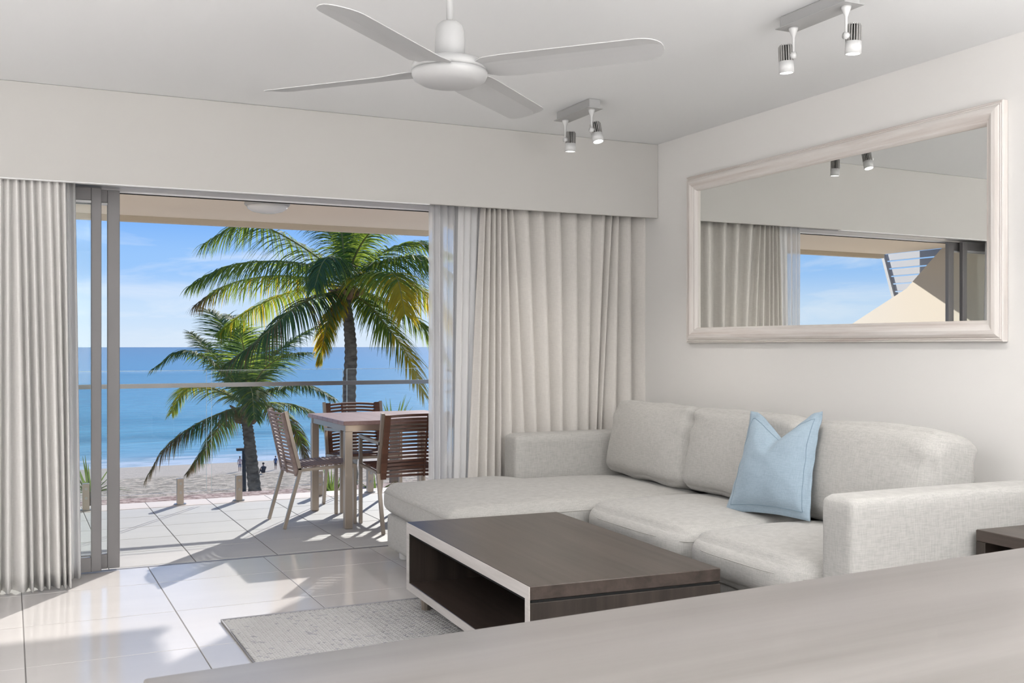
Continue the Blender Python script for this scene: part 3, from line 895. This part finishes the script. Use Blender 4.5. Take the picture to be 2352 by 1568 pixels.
def chair(label, loc, rz, arms, wm, group='slatted timber chairs around the balcony table'):
    """local: +y faces the table, width along x"""
    r = empty('outdoor_chair', loc, rz); tag(r, label, 'chair', group)
    w = .245
    t = .012
    for s in (-1, 1):
        MB().tube([(s * w, -.26, 0), (s * w, -.145, .41), (s * w, -.15, .43)], t, 4, square=True).obj('rear_leg', M['steel'], r)
        MB().tube([(s * w, -.147, .42), (s * w, -.20, .63), (s * w, -.25, .845)], t, 4, square=True).obj('back_post', M['steel'], r)
        MB().tube([(s * w, .265, 0), (s * w, .265, .64 if arms else .44)], t, 4, square=True).obj('front_leg', M['steel'], r)
        MB().tube([(s * w, -.145, .415), (s * w, .265, .435)], t * .9, 4, square=True).obj('seat_rail', M['steel'], r)
        if arms:
            MB().tube([(s * w, .275, .648), (s * w, -.21, .628)], t, 4, square=True).obj('armrest', M['steel'], r)
    MB().tube([(-w, .25, .425), (w, .25, .425)], t * .8, 4, square=True).obj('cross_bar', M['steel'], r)
    # seat slats across the width
    seat = MB().bbox((-w + .014, -.011, -.006), (w - .014, .011, .006), .002, 1).mesh('seat_slat', wm)
    for k in range(13):
        y = -.13 + k * .0315
        mesh_obj('seat_slat', seat, r, (0, y, .433 + .02 * (y + .145) / .41))
    # curved back slats
    v, f = [], []
    n = 10
    for i in range(n + 1):
        u = -1 + 2 * i / n
        x = u * (w - .012); y = -.055 * (1 - u * u)
        for dy_, dz_ in ((-.008, -.0082), (.008, -.0082), (.008, .0082), (-.008, .0082)): v.append((x, y + dy_, dz_))
    for i in range(n):
        for q in range(4): f.append((i * 4 + q, i * 4 + (q + 1) % 4, i * 4 + 4 + (q + 1) % 4, i * 4 + 4 + q))
    f += [(3, 2, 1, 0), tuple(n * 4 + q for q in range(4))]
    bs = mesh('back_slat', v, f, wm)
    for k in range(17):
        z = .385 + k * .027
        y = -.147 - (z - .42) * .245 if z > .42 else -.147
        mesh_obj('back_slat', bs, r, (0, y, z), (R(-13), 0, 0))
    # wide dark uprights framing the back, and the top bar
    v, f = [], []
    for i in range(n + 1):
        u = -1 + 2 * i / n
        x = u * (w - .012); y = -.055 * (1 - u * u)
        for dy_, dz_ in ((-.007, -.016), (.007, -.016), (.007, .016), (-.007, .016)): v.append((x, y + dy_, dz_))
    mesh_obj('top_bar', mesh('top_bar', v, f, wm), r, (0, -.25, .842), (R(-13), 0, 0))
    for s in (-1, 1):
        MB().tube([(s * (w - .03), -.155, .375), (s * (w - .03), -.205, .60), (s * (w - .032), -.258, .835)], .020, 4, square=True).obj('back_upright', wm, r)
    MB().tube([(0.08, -.198, .385), (0.08, -.24, .60), (0.08, -.292, .835)], .006, 4, square=True).obj('back_spine', wm, r)
    return r
chair('armless slatted chair with weathered back at the left side of the balcony table', (2.045, 7.735, 0), R(-90), False, M['teak_grey'])
chair('dark slatted armchair on the sea side of the balcony table', (2.61, 8.28, 0), R(180), True, M['teak'])
chair('dark slatted armchair with its back to the room, partly behind the sheer curtain', (2.60, 7.225, 0), 0, True, M['teak'])

# ================================================================== curtains
def drape(name, label, m, keys, yc, z0, z1, amp, nz=26, sub=10, group=None, amp_bot=1.3, mats=None, hem=True, th=0.0):
    """keys: (x_top, x_bottom, depth 0..1) fold lines from left to right; cloth runs smoothly between them"""
    v, f = [], []
    nx = (len(keys) - 1) * sub + 1
    for j in range(nz + 1):
        t = j / nz
        z = z1 + (z0 - z1) * t
        te = t ** .85
        am = amp * (.75 + (amp_bot - .75) * t)
        for i in range(nx):
            k = min(i // sub, len(keys) - 2); u = (i - k * sub) / sub
            a, b = keys[k], keys[k + 1]
            x = (a[0] + (b[0] - a[0]) * u) * (1 - te) + (a[1] + (b[1] - a[1]) * u) * te
            bulge = max(0.0, math.sin(PI * u ** 1.9)) ** .8
            hgt = .55 + .45 * noise.noise(Vector((k * 1.7, yc * 3, .3 + t * .4)))
            wid_ = min(1.0, abs(b[0] - a[0]) / .035) ** .6
            y = yc + am - 2 * am * bulge * min(1.15, .5 + hgt * .7) * (.45 + .55 * wid_) + noise.noise(Vector((x * 3, z * .8, yc))) * .008
            v.append((x, y, z))
    for j in range(nz):
        for i in range(nx - 1):
            q = j * nx + i; f.append((q, q + nx, q + nx + 1, q + 1))
    o = mesh_obj(name, mesh(name, v, f, m, None, True))
    o.modifiers.new('thickness', 'SOLIDIFY').thickness = .003
    tag(o, label, 'curtain', group)
    return o
def kx(px, Y): return on_y(px, 800, Y).x
# left drape
Yc = 6.15
tp = [-130, -98, -66, -38, -12, 7, 24, 43, 60, 78, 97, 118, 136, 152]
bt = [-140, -104, -70, -46, -20, 3, 26, 66, 79, 103, 118, 143, 154, 165]
keys = [(kx(a, Yc), kx(b, Yc), (k % 2) * (.75 + .25 * ((k * 7) % 3) / 2)) for k, (a, b) in enumerate(zip(tp, bt))]
drape('drape', 'pale floor-length drape gathered at the left of the sliding doors', M['curtain_lit'], keys, Yc, .012, 2.262, .038, amp_bot=1.6)
Yc = 6.345
tp = [128, 144, 158, 173]
bt = [138, 156, 171, 187]
keys = [(kx(a, Yc), kx(b, Yc), k % 2) for k, (a, b) in enumerate(zip(tp, bt))]
drape('sheer_curtain', 'narrow bunched white sheer against the grey door frame at left', M['sheer2'], keys, Yc, .012, 2.262, .022, amp_bot=1.2)
# right drape
Yc = 6.28
z2 = lambda x: 960 + x / 2.307
tp = [345, 360, 385, 410, 437, 470, 500, 590, 675, 765, 855, 935, 1000, 1030, 1060, 1135, 1216]
bt = [262, 318, 365, 412, 440, 520, 600, 655, 725, 775, 860, 905, 925, 945, 1050, 1142, 1220]
keys = [(kx(z2(a), Yc), kx(z2(b), Yc), (1 - k % 2) * (.8 + .2 * ((k * 5) % 3) / 2)) for k, (a, b) in enumerate(zip(tp, bt))]
drape('drape', 'wide pale drape drawn behind the sofa arm to the right-hand wall', M['curtain'], keys, Yc, .012, 2.262, .050, amp_bot=.85)
# sheers
Yc = 6.405
tp = [986, 997, 1012, 1030, 1046, 1060]
bt = [987, 999, 1012, 1028, 1036, 1049]
keys = [(kx(a, Yc), kx(b, Yc), k % 2) for k, (a, b) in enumerate(zip(tp, bt))]
drape('sheer_curtain', 'translucent white sheer hanging at the right edge of the door opening', M['sheer'], keys, Yc, .012, 2.255, .018)
Yc = 6.355
tp = [1054, 1068, 1084, 1100, 1117]
bt = [1042, 1056, 1069, 1083, 1100]
keys = [(kx(a, Yc), kx(b, Yc), k % 2) for k, (a, b) in enumerate(zip(tp, bt))]
drape('sheer_curtain', 'denser bunched white sheer between the translucent sheer and the wide drape', M['sheer2'], keys, Yc, .012, 2.255, .012)

# ================================================================== mirror
mr_ = empty('wall_mirror', (XW, 4.484, 1.88)); tag(mr_, 'large landscape mirror in a limed timber frame on the right wall', 'mirror')
YL, YR, ZB, ZT = 5.70 - 4.484, 3.268 - 4.484, 1.337 - 1.88, 2.423 - 1.88
fw = .098
# profile across the rail: (distance from the outer edge, height off the wall)
pr = [(0, .0), (0, .030), (.004, .033), (.008, .029), (.012, .035), (.017, .031), (.022, .038), (.034, .044), (.052, .046), (.066, .038), (.078, .030), (.086, .030), (.092, .024), (fw, .014), (fw, .0)]
def rail(a, b, inward, m):
    """mitred rail from corner a to corner b (y,z); inward = unit vector to the glass"""
    v, f = [], []
    a, b, inw = Vector(a), Vector(b), Vector(inward)
    t = (b - a).normalized()
    for end, s in ((a, 1), (b, -1)):
        for dd, hh in pr:
            q = end + inw * dd + t * s * dd
            v.append((-.002 - hh, q.x, q.y))
    n = len(pr)
    for i in range(n - 1): f.append((i, i + 1, n + i + 1, n + i))
    f.append((n - 1, 0, n, 2 * n - 1))
    return mesh('frame_rail', v, f, m)
for a, b, i, m in (((YL, ZT), (YR, ZT), (0, -1), 'lime'), ((YR, ZB), (YL, ZB), (0, 1), 'lime'), ((YL, ZB), (YL, ZT), (-1, 0), 'lime_v'), ((YR, ZT), (YR, ZB), (1, 0), 'lime_v')):
    me = rail(a, b, i, M['lime'] if m == 'lime' else M['lime_v'])
    mesh_obj('frame_rail', me, mr_)
v, f = [], []                      # big sheet of glass, bowed a few millimetres
ng = 40
for i in range(ng + 1):
    y = YR + fw - .004 + (YL - YR - 2 * fw + .008) * i / ng
    for z in (ZB + fw - .004, ZT - fw + .004): v.append((-.007 - .006 * (1 - (y / 1.13) ** 2), y, z))
for i in range(ng): f.append((2 * i, 2 * i + 1, 2 * i + 3, 2 * i + 2))
mesh_obj('mirror_glass', mesh('mirror_glass', v, f, M['mirror'], None, True), mr_)
# the lengthwise grain of the horizontal rails runs along y
for k in ('lime',):
    for n_ in M[k].node_tree.nodes:
        if n_.type == 'MAPPING': n_.inputs['Scale'].default_value = (1, .04, 1)

# ================================================================== sofa
AL = R(1.7)
d_ = 1.08
Ox = 2.924 + d_ * math.cos(AL); Oy = 6.205 - d_ * math.sin(AL)
# local frame: +x = out from the wall (world -X), +y = towards the camera (world -Y)
sofa = empty('sofa', (Ox, Oy, 0), PI + AL * -1)
sofa.rotation_euler = (0, 0, PI - AL)
tag(sofa, 'pale grey linen corner sofa with a chaise by the window', 'sofa')
def cush(name, lo, hi, r, puff, n=14, wob=.0, seed=0, rot=None, parent=None, m=None, wf=6.0, fn=None):
    lo, hi = Vector(lo), Vector(hi)
    c = (lo + hi) / 2; h = (hi - lo) / 2
    vs, fs = cushion_shape(h, r, puff, n, wob, seed, wf)
    if fn: vs = [fn(p, h) for p in vs]
    o = mesh_obj(name, mesh(name, vs, fs, m or M['sofa'], None, True), parent or sofa, c)
    if rot: o.rotation_euler = rot
    return o
LCH = 1.90
ARM_Z = .745
# base
cush('base', (.02, .02, .062), (LCH - .01, 1.19, .285), .035, (0, 0, 0))
cush('base', (.02, 1.20, .062), (d_ - .01, 3.08, .285), .035, (0, 0, 0))
# arms and back frame
cush('arm', (.0, .0, .066), (d_, .20, ARM_Z), .035, (.004, .004, .006))
cush('arm', (.0, 3.07, .066), (d_, 3.26, ARM_Z), .035, (.004, .004, .006))
cush('back_frame', (.0, .19, .07), (.20, 3.08, .70), .04, (0, .0, .004))
# piping on the arm fronts
def piping(parent, pts, r=.0035):
    return MB().tube(pts, r, 6).obj('piping', M['sofa'], parent, smooth=True)
# seat cushions
def chaise_shape(p, h):
    # beside the arm the cushion is narrower; past the arm's end it takes the full width
    x = p.x + (.30 + LCH + .01) / 2
    t = max(0, min(1, (x - 1.075) / .10)); t = t * t * (3 - 2 * t)
    lb = .205 * (1 - t) + .005 * t
    y = p.y + .605
    k = (y - .005) / 1.2
    return Vector((p.x, lb + k * (1.205 - lb) - .605, p.z))
cush('seat_cushion', (.30, .005, .28), (LCH + .01, 1.205, .462), .07, (.012, .006, .038), 26, .004, 2, fn=chaise_shape)
def bullnose(p, h):
    # front corners of a seat cushion are well rounded in plan
    ux, uy = p.x / h.x, p.y / h.y
    k = max(0, (abs(uy) - .62) / .38) ** 2
    return Vector((p.x - .055 * k * max(0, (ux - .3) / .7), p.y - math.copysign(.012 * k, uy) * max(0, (ux - .5) / .5), p.z))
cush('seat_cushion', (.30, 1.203, .28), (d_ + .065, 2.2, .462), .082, (.025, .01, .04), 18, .004, 3, fn=bullnose)
cush('seat_cushion', (.30, 2.201, .28), (d_ + .065, 3.066, .462), .082, (.025, .01, .04), 18, .004, 4, fn=bullnose)
def seam(o, pts):
    P = []
    for p in pts: P.append(Vector(p))
    MB().tube(catmull(P, 30), .0018, 6).obj('piping', M['sofa_d'], o, smooth=True)
M['sofa_d'] = mat('sofa_piping', (.47, .46, .44), .95, spec=.1)
def cushion_line(half, r, puff, z, n=24):
    # outline of a cushion at relative height z: along the front (+x) face and both side faces
    hx_, hy2, hz_ = half; out = []
    path = [(-.6, -1), (0, -1), (.5, -1), (.85, -1), (1, -.93), (1, -.5), (1, 0), (1, .5), (1, .93), (.85, 1), (.5, 1), (0, 1), (-.6, 1)]
    for ux, uy in path:
        p = Vector((ux * hx_, uy * hy2, z * hz_))
        inn = Vector([max(-(h - r), min(h - r, c)) for h, c in zip(half, p)])
        dd = p - inn
        if dd.length > 1e-9: p = inn + dd.normalized() * r
        p.x += puff[0] * ux * max(0, 1 - uy ** 2) ** .6 * max(0, 1 - z * z) ** .6
        p.y += puff[1] * uy * max(0, 1 - ux ** 2) ** .6 * max(0, 1 - z * z) ** .6
        out.append(p + Vector((ux, uy, 0)).normalized() * .0055)
    return out
for o in [o for o in sofa.children if o.name.startswith('seat_cushion')]:
    xs_ = [v.co for v in o.data.vertices]
    if o.location.y > 1.2:
        hf_ = Vector(((d_ + .065 - .30) / 2, (.997 if o.location.y < 2.2 else .865) / 2, .091))
        seam(o, [bullnose(p, hf_) for p in cushion_line(hf_, .082, (.025, .01, .04), .42)])
    else:
        hf_ = ((LCH + .01 - .30) / 2, .60, .091)
        ln = [chaise_shape(p, hf_) for p in cushion_line(hf_, .07, (.012, .006, .038), .5)][3:]
        seam(o, ln)
# back cushions lean on the back frame
def crumple(seed):
    def fn(p, h):
        k = max(0, p.z / h.z)
        e = max(0, abs(p.y) / h.y - .55) / .45
        q = p.copy()
        q.x += .018 * k * e * math.sin(p.z * 46 + p.y * 9 + seed)
        q.z -= .014 * e * e * k * (.5 + .5 * noise.noise(Vector((p.y * 4, seed, 0))))
        q.z += .012 * noise.noise(Vector((p.y * 5, p.x * 3, seed)))
        return q
    return fn
for i, (a, b) in enumerate(((.26, 1.16), (1.17, 2.12), (2.13, 3.0))):
    cush('back_cushion', (.175, a, .475), (.435, b, .945), .055, (.06, .012, .012), 18, .008, 10 + i, (0, R(-12), 0), wf=5, fn=crumple(i * 2.3))
# feet
ft = MB().lathe([(.045, 0), (.05, .008), (.05, .062)], 20).mesh('foot', M['lamp'], True)
for x, y in ((LCH - .12, .12), (LCH - .12, 1.08), (.1, .1), (.1, 3.1), (d_ - .12, 3.1), (d_ - .12, 2.0)):
    mesh_obj('foot', ft, sofa, (x, y, 0))

# blue pillow
def pillow():
    n = 30
    W2 = .275
    front, back = [], []
    for j in range(n + 1):
        for i in range(n + 1):
            u, w = -1 + 2 * i / n, -1 + 2 * j / n
            # plump body inside a flat flange
            uu, ww = min(1, abs(u) / .90), min(1, abs(w) / .90)
            th = .085 * max(0, (1 - uu ** 2.6) * (1 - ww ** 2.6)) ** .55
            x = u * W2 * (1 - .07 * (1 - w * w)); z = w * W2 * (1 - .06 * (1 - u * u))
            # karate chop in the top edge
            ch_ = max(0, 1 - abs(u - .02) / .82) ** 1.25 * max(0, (w + .35) / 1.35) ** 1.8
            z -= .125 * ch_
            th *= 1 - .5 * math.exp(-((u - .02) / .18) ** 2) * max(0, (w - .2) / .8)
            # narrower and lower towards the top
            x *= 1 - .085 * (w + 1)
            x += .012 * (w + 1)
            z -= .012 * (w + 1)
            wr = .006 * noise.noise(Vector((u * 4, w * 3, 2))) + .0035 * math.sin((u * 1.5 + w) * 14) * max(0, w) * abs(u)
            wr += .005 * max(0, -w - .4) * math.sin(u * 11 + 1) + .004 * max(0, abs(u) - .5) * math.sin(w * 17)
            front.append((x, -th - .003 + wr, z)); back.append((x, th + .003 + wr, z))
    v = front + back
    N1 = (n + 1) ** 2
    f = []
    for j in range(n):
        for i in range(n):
            q = j * (n + 1) + i
            f.append((q, q + 1, q + n + 2, q + n + 1)); f.append((N1 + q, N1 + q + n + 1, N1 + q + n + 2, N1 + q + 1))
    rim = [i for i in range(n + 1)] + [j * (n + 1) + n for j in range(1, n + 1)] + [n * (n + 1) + i for i in range(n - 1, -1, -1)] + [j * (n + 1) for j in range(n - 1, 0, -1)]
    for a, b in zip(rim, rim[1:] + rim[:1]): f.append((a, N1 + a, N1 + b, b))
    lo_, hi_ = 2, n - 2
    ring = [(i, lo_) for i in range(lo_, hi_)] + [(hi_, j) for j in range(lo_, hi_)] + [(i, hi_) for i in range(hi_, lo_, -1)] + [(lo_, j) for j in range(hi_, lo_, -1)]
    sm = [Vector(front[j * (n + 1) + i]) + Vector((0, -.0008, 0)) for i, j in ring]
    return mesh('throw_pillow', v, f, M['pillow'], None, True), sm + [sm[0]]
bl, br = Vector((3.284, 4.324, .5)), Vector((3.348, 3.793, .5))
pme, psm = pillow()
pz = mesh_obj('throw_pillow', pme)
M['pillow_d'] = mat('blue_stitching', (.25, .34, .42), .95, spec=.1)
MB().tube(psm, .0016, 5).obj('flange_seam', M['pillow_d'], pz, smooth=True)
dirx = Vector((br.x - bl.x, br.y - bl.y, 0)).normalized()
diry = Vector((0, 0, 1)).cross(dirx)
lean = R(16)
zax = (Vector((0, 0, 1)) * math.cos(lean) + diry * math.sin(lean)).normalized()
yax = zax.cross(dirx)
tiltm = Matrix.Rotation(R(-3), 3, yax)
mm = Matrix((dirx, yax, zax)).transposed()
pz.matrix_world = Matrix.Translation((bl + br) / 2 + zax * .262) @ (tiltm @ mm).to_4x4()
tag(pz, 'dusty blue linen cushion with a flanged edge standing on the sofa', 'cushion')

# ================================================================== coffee table
ctr = (Vector((1.795, 4.907, 0)) + Vector((2.543, 3.410, 0))) / 2
ct = empty('coffee_table', ctr, R(-2.9)); tag(ct, 'low dark walnut-stained coffee table with an open shelf on the rug', 'coffee table')
hx, hy_ = .414, .762
CT = .437
CB = .10
MB().bbox((-hx, -hy_, CT - .052), (hx, hy_, CT), .003, 1).obj('top', M['walnut'], ct)
M['walnut_in'] = M['walnut_shade']
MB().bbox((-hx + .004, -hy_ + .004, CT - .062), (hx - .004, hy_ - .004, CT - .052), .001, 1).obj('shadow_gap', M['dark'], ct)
MB().bbox((-hx, -hy_, CB), (hx, -hy_ + .04, CT - .062), .002, 1).obj('end_panel', M['walnut_shade'], ct)
MB().bbox((-hx, hy_ - .04, CB), (hx, hy_, CT - .062), .002, 1).obj('end_panel', M['walnut_shade'], ct)
MB().bbox((-hx + .001, -hy_ + .04, CB), (hx, hy_ - .04, CB + .04), .002, 1).obj('shelf', M['walnut'], ct)
MB().bbox((hx - .03, -hy_ + .04, CB + .04), (hx - .002, hy_ - .04, CT - .062), .002, 1).obj('back_panel', M['walnut_shade'], ct)
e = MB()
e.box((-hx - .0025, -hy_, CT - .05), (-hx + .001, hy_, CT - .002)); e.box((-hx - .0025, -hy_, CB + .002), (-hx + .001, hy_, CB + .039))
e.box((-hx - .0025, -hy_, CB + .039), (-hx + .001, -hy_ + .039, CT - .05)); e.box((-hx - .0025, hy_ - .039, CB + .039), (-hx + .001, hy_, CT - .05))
e.obj('face_edge', M['walnut_sheen'], ct)
lgm = MB().tube([(0, 0, .0), (0, 0, .095)], [.022, .03], 10).mesh('foot', M['steel'])
for sx in (-1, 1):
    for sy in (-1, 1): mesh_obj('foot', lgm, ct, (sx * (hx - .07), sy * (hy_ - .09), .0138))

# ================================================================== rug
rx0, rx1, ry0, ry1 = .91, 2.75, 2.6, 5.10
rug = empty('rug', (rx0, ry0, 0)); tag(rug, 'flat chunky-woven grey and ivory rug under the coffee table', 'rug')
MB().bbox((0, 0, .0005), (rx1 - rx0, ry1 - ry0, .008), .003, 1).obj('backing', M['rugbase'], rug)
# woven loops: rows of short slanted stitches over the part in view
mb = MB()
rnd = random.Random(4)
st = .024; rowh = .0118
ny = int((ry1 - ry0 - .012) / rowh); nx_ = int((rx1 - rx0 - .01) / st)
for j in range(ny):
    y = .008 + j * rowh
    if y + ry0 < 3.1: continue
    for i in range(nx_):
        x = .006 + (i + .5 * (j % 2)) * st
        if x > rx1 - rx0 - st: continue
        if x + rx0 > 2.35: continue
        L_, w_, hgt = st * .56, rowh * .50, .005 + rnd.uniform(-.001, .001)
        sl_ = .006 if j % 2 else -.006
        cx_, cy_ = x + st * .5, y + rowh * .5
        m_ = 0 if rnd.random() < .94 else 1
        mb.add([(cx_ - L_, cy_ - sl_ - w_ * .4, .006), (cx_ - L_, cy_ - sl_ + w_ * .4, .006), (cx_, cy_ - w_, .007), (cx_, cy_ + w_, .007), (cx_ + L_, cy_ + sl_ - w_ * .4, .006), (cx_ + L_, cy_ + sl_ + w_ * .4, .006),
                (cx_ - L_ * .55, cy_ - sl_ * .6, .008 + hgt * .75), (cx_ + L_ * .55, cy_ + sl_ * .6, .008 + hgt * .75)],
               [(0, 2, 6), (2, 4, 7), (2, 7, 6), (1, 6, 3), (3, 7, 5), (3, 6, 7), (0, 6, 1), (4, 5, 7)], m_)
M['rug_d'] = mat('rug_yarn_grey', (.33, .33, .35), 1.0, spec=.05)
M['rug_l'] = mat('rug_yarn_ivory', (.44, .437, .435), 1.0, spec=.05)
o = mb.obj('weave', [M['rug_l'], M['rug_d']], rug); o['kind'] = 'stuff'
hem = MB()
hem.tube([(.004, .01, .008), (.004, ry1 - ry0, .008)], .004, 6); hem.tube([(0, ry1 - ry0 - .004, .009), (rx1 - rx0, ry1 - ry0 - .004, .009)], .005, 6)
hem.obj('hem', M['rug_d'], rug, smooth=True)

# ================================================================== side table, bench
stt = empty('side_table', (3.67, 2.62, 0), R(-2)); tag(stt, 'dark timber side table against the near end of the sofa', 'side table')
a_ = .27; z_ = .60
MB().bbox((-a_, -a_, z_ - .045), (a_, a_, z_), .003, 1).obj('top', M['walnut'], stt)
for s in (-1, 1):
    MB().bbox((-a_, s * (a_ - .022) - .022, .0), (a_, s * (a_ - .022) + .022, z_ - .045), .003, 1).obj('side_panel', M['walnut_shade'], stt)
MB().bbox((-a_ + .005, -a_ + .044, .12), (a_ - .005, a_ - .044, .16), .003, 1).obj('shelf', M['walnut'], stt)
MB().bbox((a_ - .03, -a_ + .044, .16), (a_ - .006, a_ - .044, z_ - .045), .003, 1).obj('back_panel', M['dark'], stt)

bp0, bp1 = on_z(328, 1557, .90), on_z(2352, 1256, .90)
ang = math.atan2(bp1.y - bp0.y, bp1.x - bp0.x)
kb = empty('kitchen_bench', bp0 * 1.0, ang); kb.location.z = 0
tag(kb, 'greige timber-grain bench top across the foreground', 'bench')
MB().bbox((0, -.75, .862), (3.6, 0, .90), .004, 2).obj('worktop', M['bench'], kb, auto=40)
M['joinery'] = mat('white_joinery', (.45, .44, .425), .5)
MB().bbox((.02, -.70, .08), (3.58, -.03, .862), .003, 1).obj('cabinet_body', M['joinery'], kb)
MB().box((.05, -.66, 0), (3.55, -.08, .08)).obj('plinth', M['alum'], kb)

# ================================================================== ceiling fan
FZ = 2.27
fc = on_z(1033, 165, FZ)
fan = empty('ceiling_fan', (fc.x, fc.y, FZ)); tag(fan, 'white four-blade ceiling fan on a down rod', 'fan')
MB().lathe([(0, -.052), (.06, -.050), (.10, -.042), (.125, -.028), (.132, -.012), (.132, .0)], 48).obj('lower_cover', M['white'], fan, smooth=True)
MB().lathe([(.132, .002), (.134, .012), (.130, .024), (.115, .036), (.085, .044), (.0, .046)], 48).obj('rotor', M['white'], fan, smooth=True)
MB().lathe([(.052, .04), (.052, .11), (.049, .145), (.042, .163), (.030, .172), (.014, .174)], 32).obj('motor_housing', M['white'], fan, smooth=True)
MB().lathe([(.0115, .17), (.0115, H - FZ - .05)], 16).obj('down_rod', M['white'], fan, smooth=True)
MB().lathe([(.0115, H - FZ - .09), (.05, H - FZ - .075), (.062, H - FZ - .03), (.062, H - FZ - .001)], 28).obj('ceiling_canopy', M['white'], fan, smooth=True)
def blade():
    v, f = [], []
    n, mcols = 28, 6
    r0, r1 = .10, .76
    th = .0014
    for s in (1, -1):
        for i in range(n + 1):
            t = i / n
            t = t * .8 / .72 if t <= .72 else .8 + .2 * math.sin((t - .72) / .28 * PI / 2)
            x = r0 + (r1 - r0) * t
            wfull = .162 - .012 * t
            lead, trail = wfull * .5, -wfull * .5
            if t > .90:
                q = (t - .90) / .10
                k = math.sqrt(max(0, 1 - q * q))
                lead = wfull * .5 * (1 - (1 - k) * .98); trail = -wfull * .5 * (1 - (1 - k) * .98)
            if t < .10:
                q = 1 - t / .10
                lead *= 1 - .45 * q * q; trail *= 1 - .70 * q * q
            for j in range(mcols + 1):
                y = trail + (lead - trail) * j / mcols
                # pitch with a lengthwise crease near the trailing edge
                z = -y * .25 - .16 * max(0, -y - .02)
                v.append((x, y, z * (.55 + .45 * min(1, t * 5)) + s * th))
    N1 = (n + 1) * (mcols + 1)
    for i in range(n):
        for j in range(mcols):
            q = i * (mcols + 1) + j
            f.append((q, q + mcols + 1, q + mcols + 2, q + 1)); f.append((N1 + q, N1 + q + 1, N1 + q + mcols + 2, N1 + q + mcols + 1))
    rim = [j for j in range(mcols + 1)] + [i * (mcols + 1) + mcols for i in range(1, n + 1)] + [n * (mcols + 1) + j for j in range(mcols - 1, -1, -1)] + [i * (mcols + 1) for i in range(n - 1, 0, -1)]
    for a, b in zip(rim, rim[1:] + rim[:1]): f.append((a, b, N1 + b, N1 + a))
    return mesh('blade', v, f, M['white'])
bm_ = blade()
for k in range(4):
    mesh_obj('blade', bm_, fan, (0, 0, .006), (0, 0, R(41.4 + 90 * k)))

# ================================================================== spotlight bars
def spot_bar(label, x, yc, aims):
    r = empty('spotlight_bar', (x, yc, H)); tag(r, label, 'spotlight', 'spotlight bars on the ceiling')
    MB().bbox((-.035, -.195, -.050), (.035, .195, -.001), .002, 1).obj('base_box', M['plate'], r)
    MB().bbox((-.052, -.205, -.054), (.052, .205, -.050), .001, 1).obj('base_plate', M['plate'], r)
    for (y, tx, tz) in aims:
        hd = empty('spot_head', (0, y, -.054)); hd.parent = r
        MB().lathe([(.020, .0), (.019, -.008), (.008, -.035), (.0055, -.042), (.0055, -.115)], 16).obj('stem', M['lamp'], hd, smooth=True)
        # lamp body hangs on a side knuckle, tilted
        M4 = Matrix.Translation((0, 0, -.115)) @ Matrix.Rotation(tz, 4, 'Z') @ Matrix.Translation((.034, 0, 0)) @ Matrix.Rotation(tx, 4, 'X') @ Matrix.Scale(.92, 4)
        kn = MB().tube([(-.048, 0, 0), (-.022, 0, 0)], .015, 14); kn.xf(M4).obj('knuckle', M['lamp'], hd, smooth=True)
        fin = MB().lathe([(0, .05), (.022, .05), (.022, -.022)], 16)
        for k in range(18):
            an = 2 * PI * k / 18
            c, s_ = math.cos(an), math.sin(an)
            nx2, ny2 = -s_ * .0016, c * .0016
            fin.add([(c * .018 + nx2, s_ * .018 + ny2, -.022), (c * .034 + nx2, s_ * .034 + ny2, -.022), (c * .034 + nx2, s_ * .034 + ny2, .042), (c * .026 + nx2, s_ * .026 + ny2, .054),
                     (c * .018 - nx2, s_ * .018 - ny2, -.022), (c * .034 - nx2, s_ * .034 - ny2, -.022), (c * .034 - nx2, s_ * .034 - ny2, .042), (c * .026 - nx2, s_ * .026 - ny2, .054)],
                    [(0, 1, 2, 3), (7, 6, 5, 4), (1, 5, 6, 2), (2, 6, 7, 3)], 1)
        fin.xf(M4).obj('heat_sink', [M['dark'], M['fin']], hd)
        MB().lathe([(.034, -.022), (.0345, -.075), (.030, -.075), (.030, -.070)], 28).xf(M4).obj('lamp_body', M['lamp'], hd, smooth=True)
        MB().lathe([(.0305, -.0735), (0, -.0735)], 24).xf(M4).obj('lens', M['lens'], hd)
    return r
spot_bar('grey two-lamp spotlight bar nearer the camera, cut by the top edge', 2.975, 3.30, [(.15, R(-4), R(112)), (-.158, R(3), R(-8))])
spot_bar('grey two-lamp spotlight bar near the pelmet, above the drape', 2.975, 5.30, [(.152, R(3), R(-6)), (-.158, R(-15), R(6))])
for i, (x, y) in enumerate(((3.0, 3.46), (3.0, 3.2), (3.0, 5.44), (3.0, 5.18))):
    d = bpy.data.lights.new('spot_beam', 'SPOT'); d.energy = 20; d.spot_size = R(120); d.spot_blend = .9; d.shadow_soft_size = .03; d.color = (1, .95, .88)
    o = bpy.data.objects.new('spot_beam', d); o.location = (x + .005, y, H - .26); col.objects.link(o)
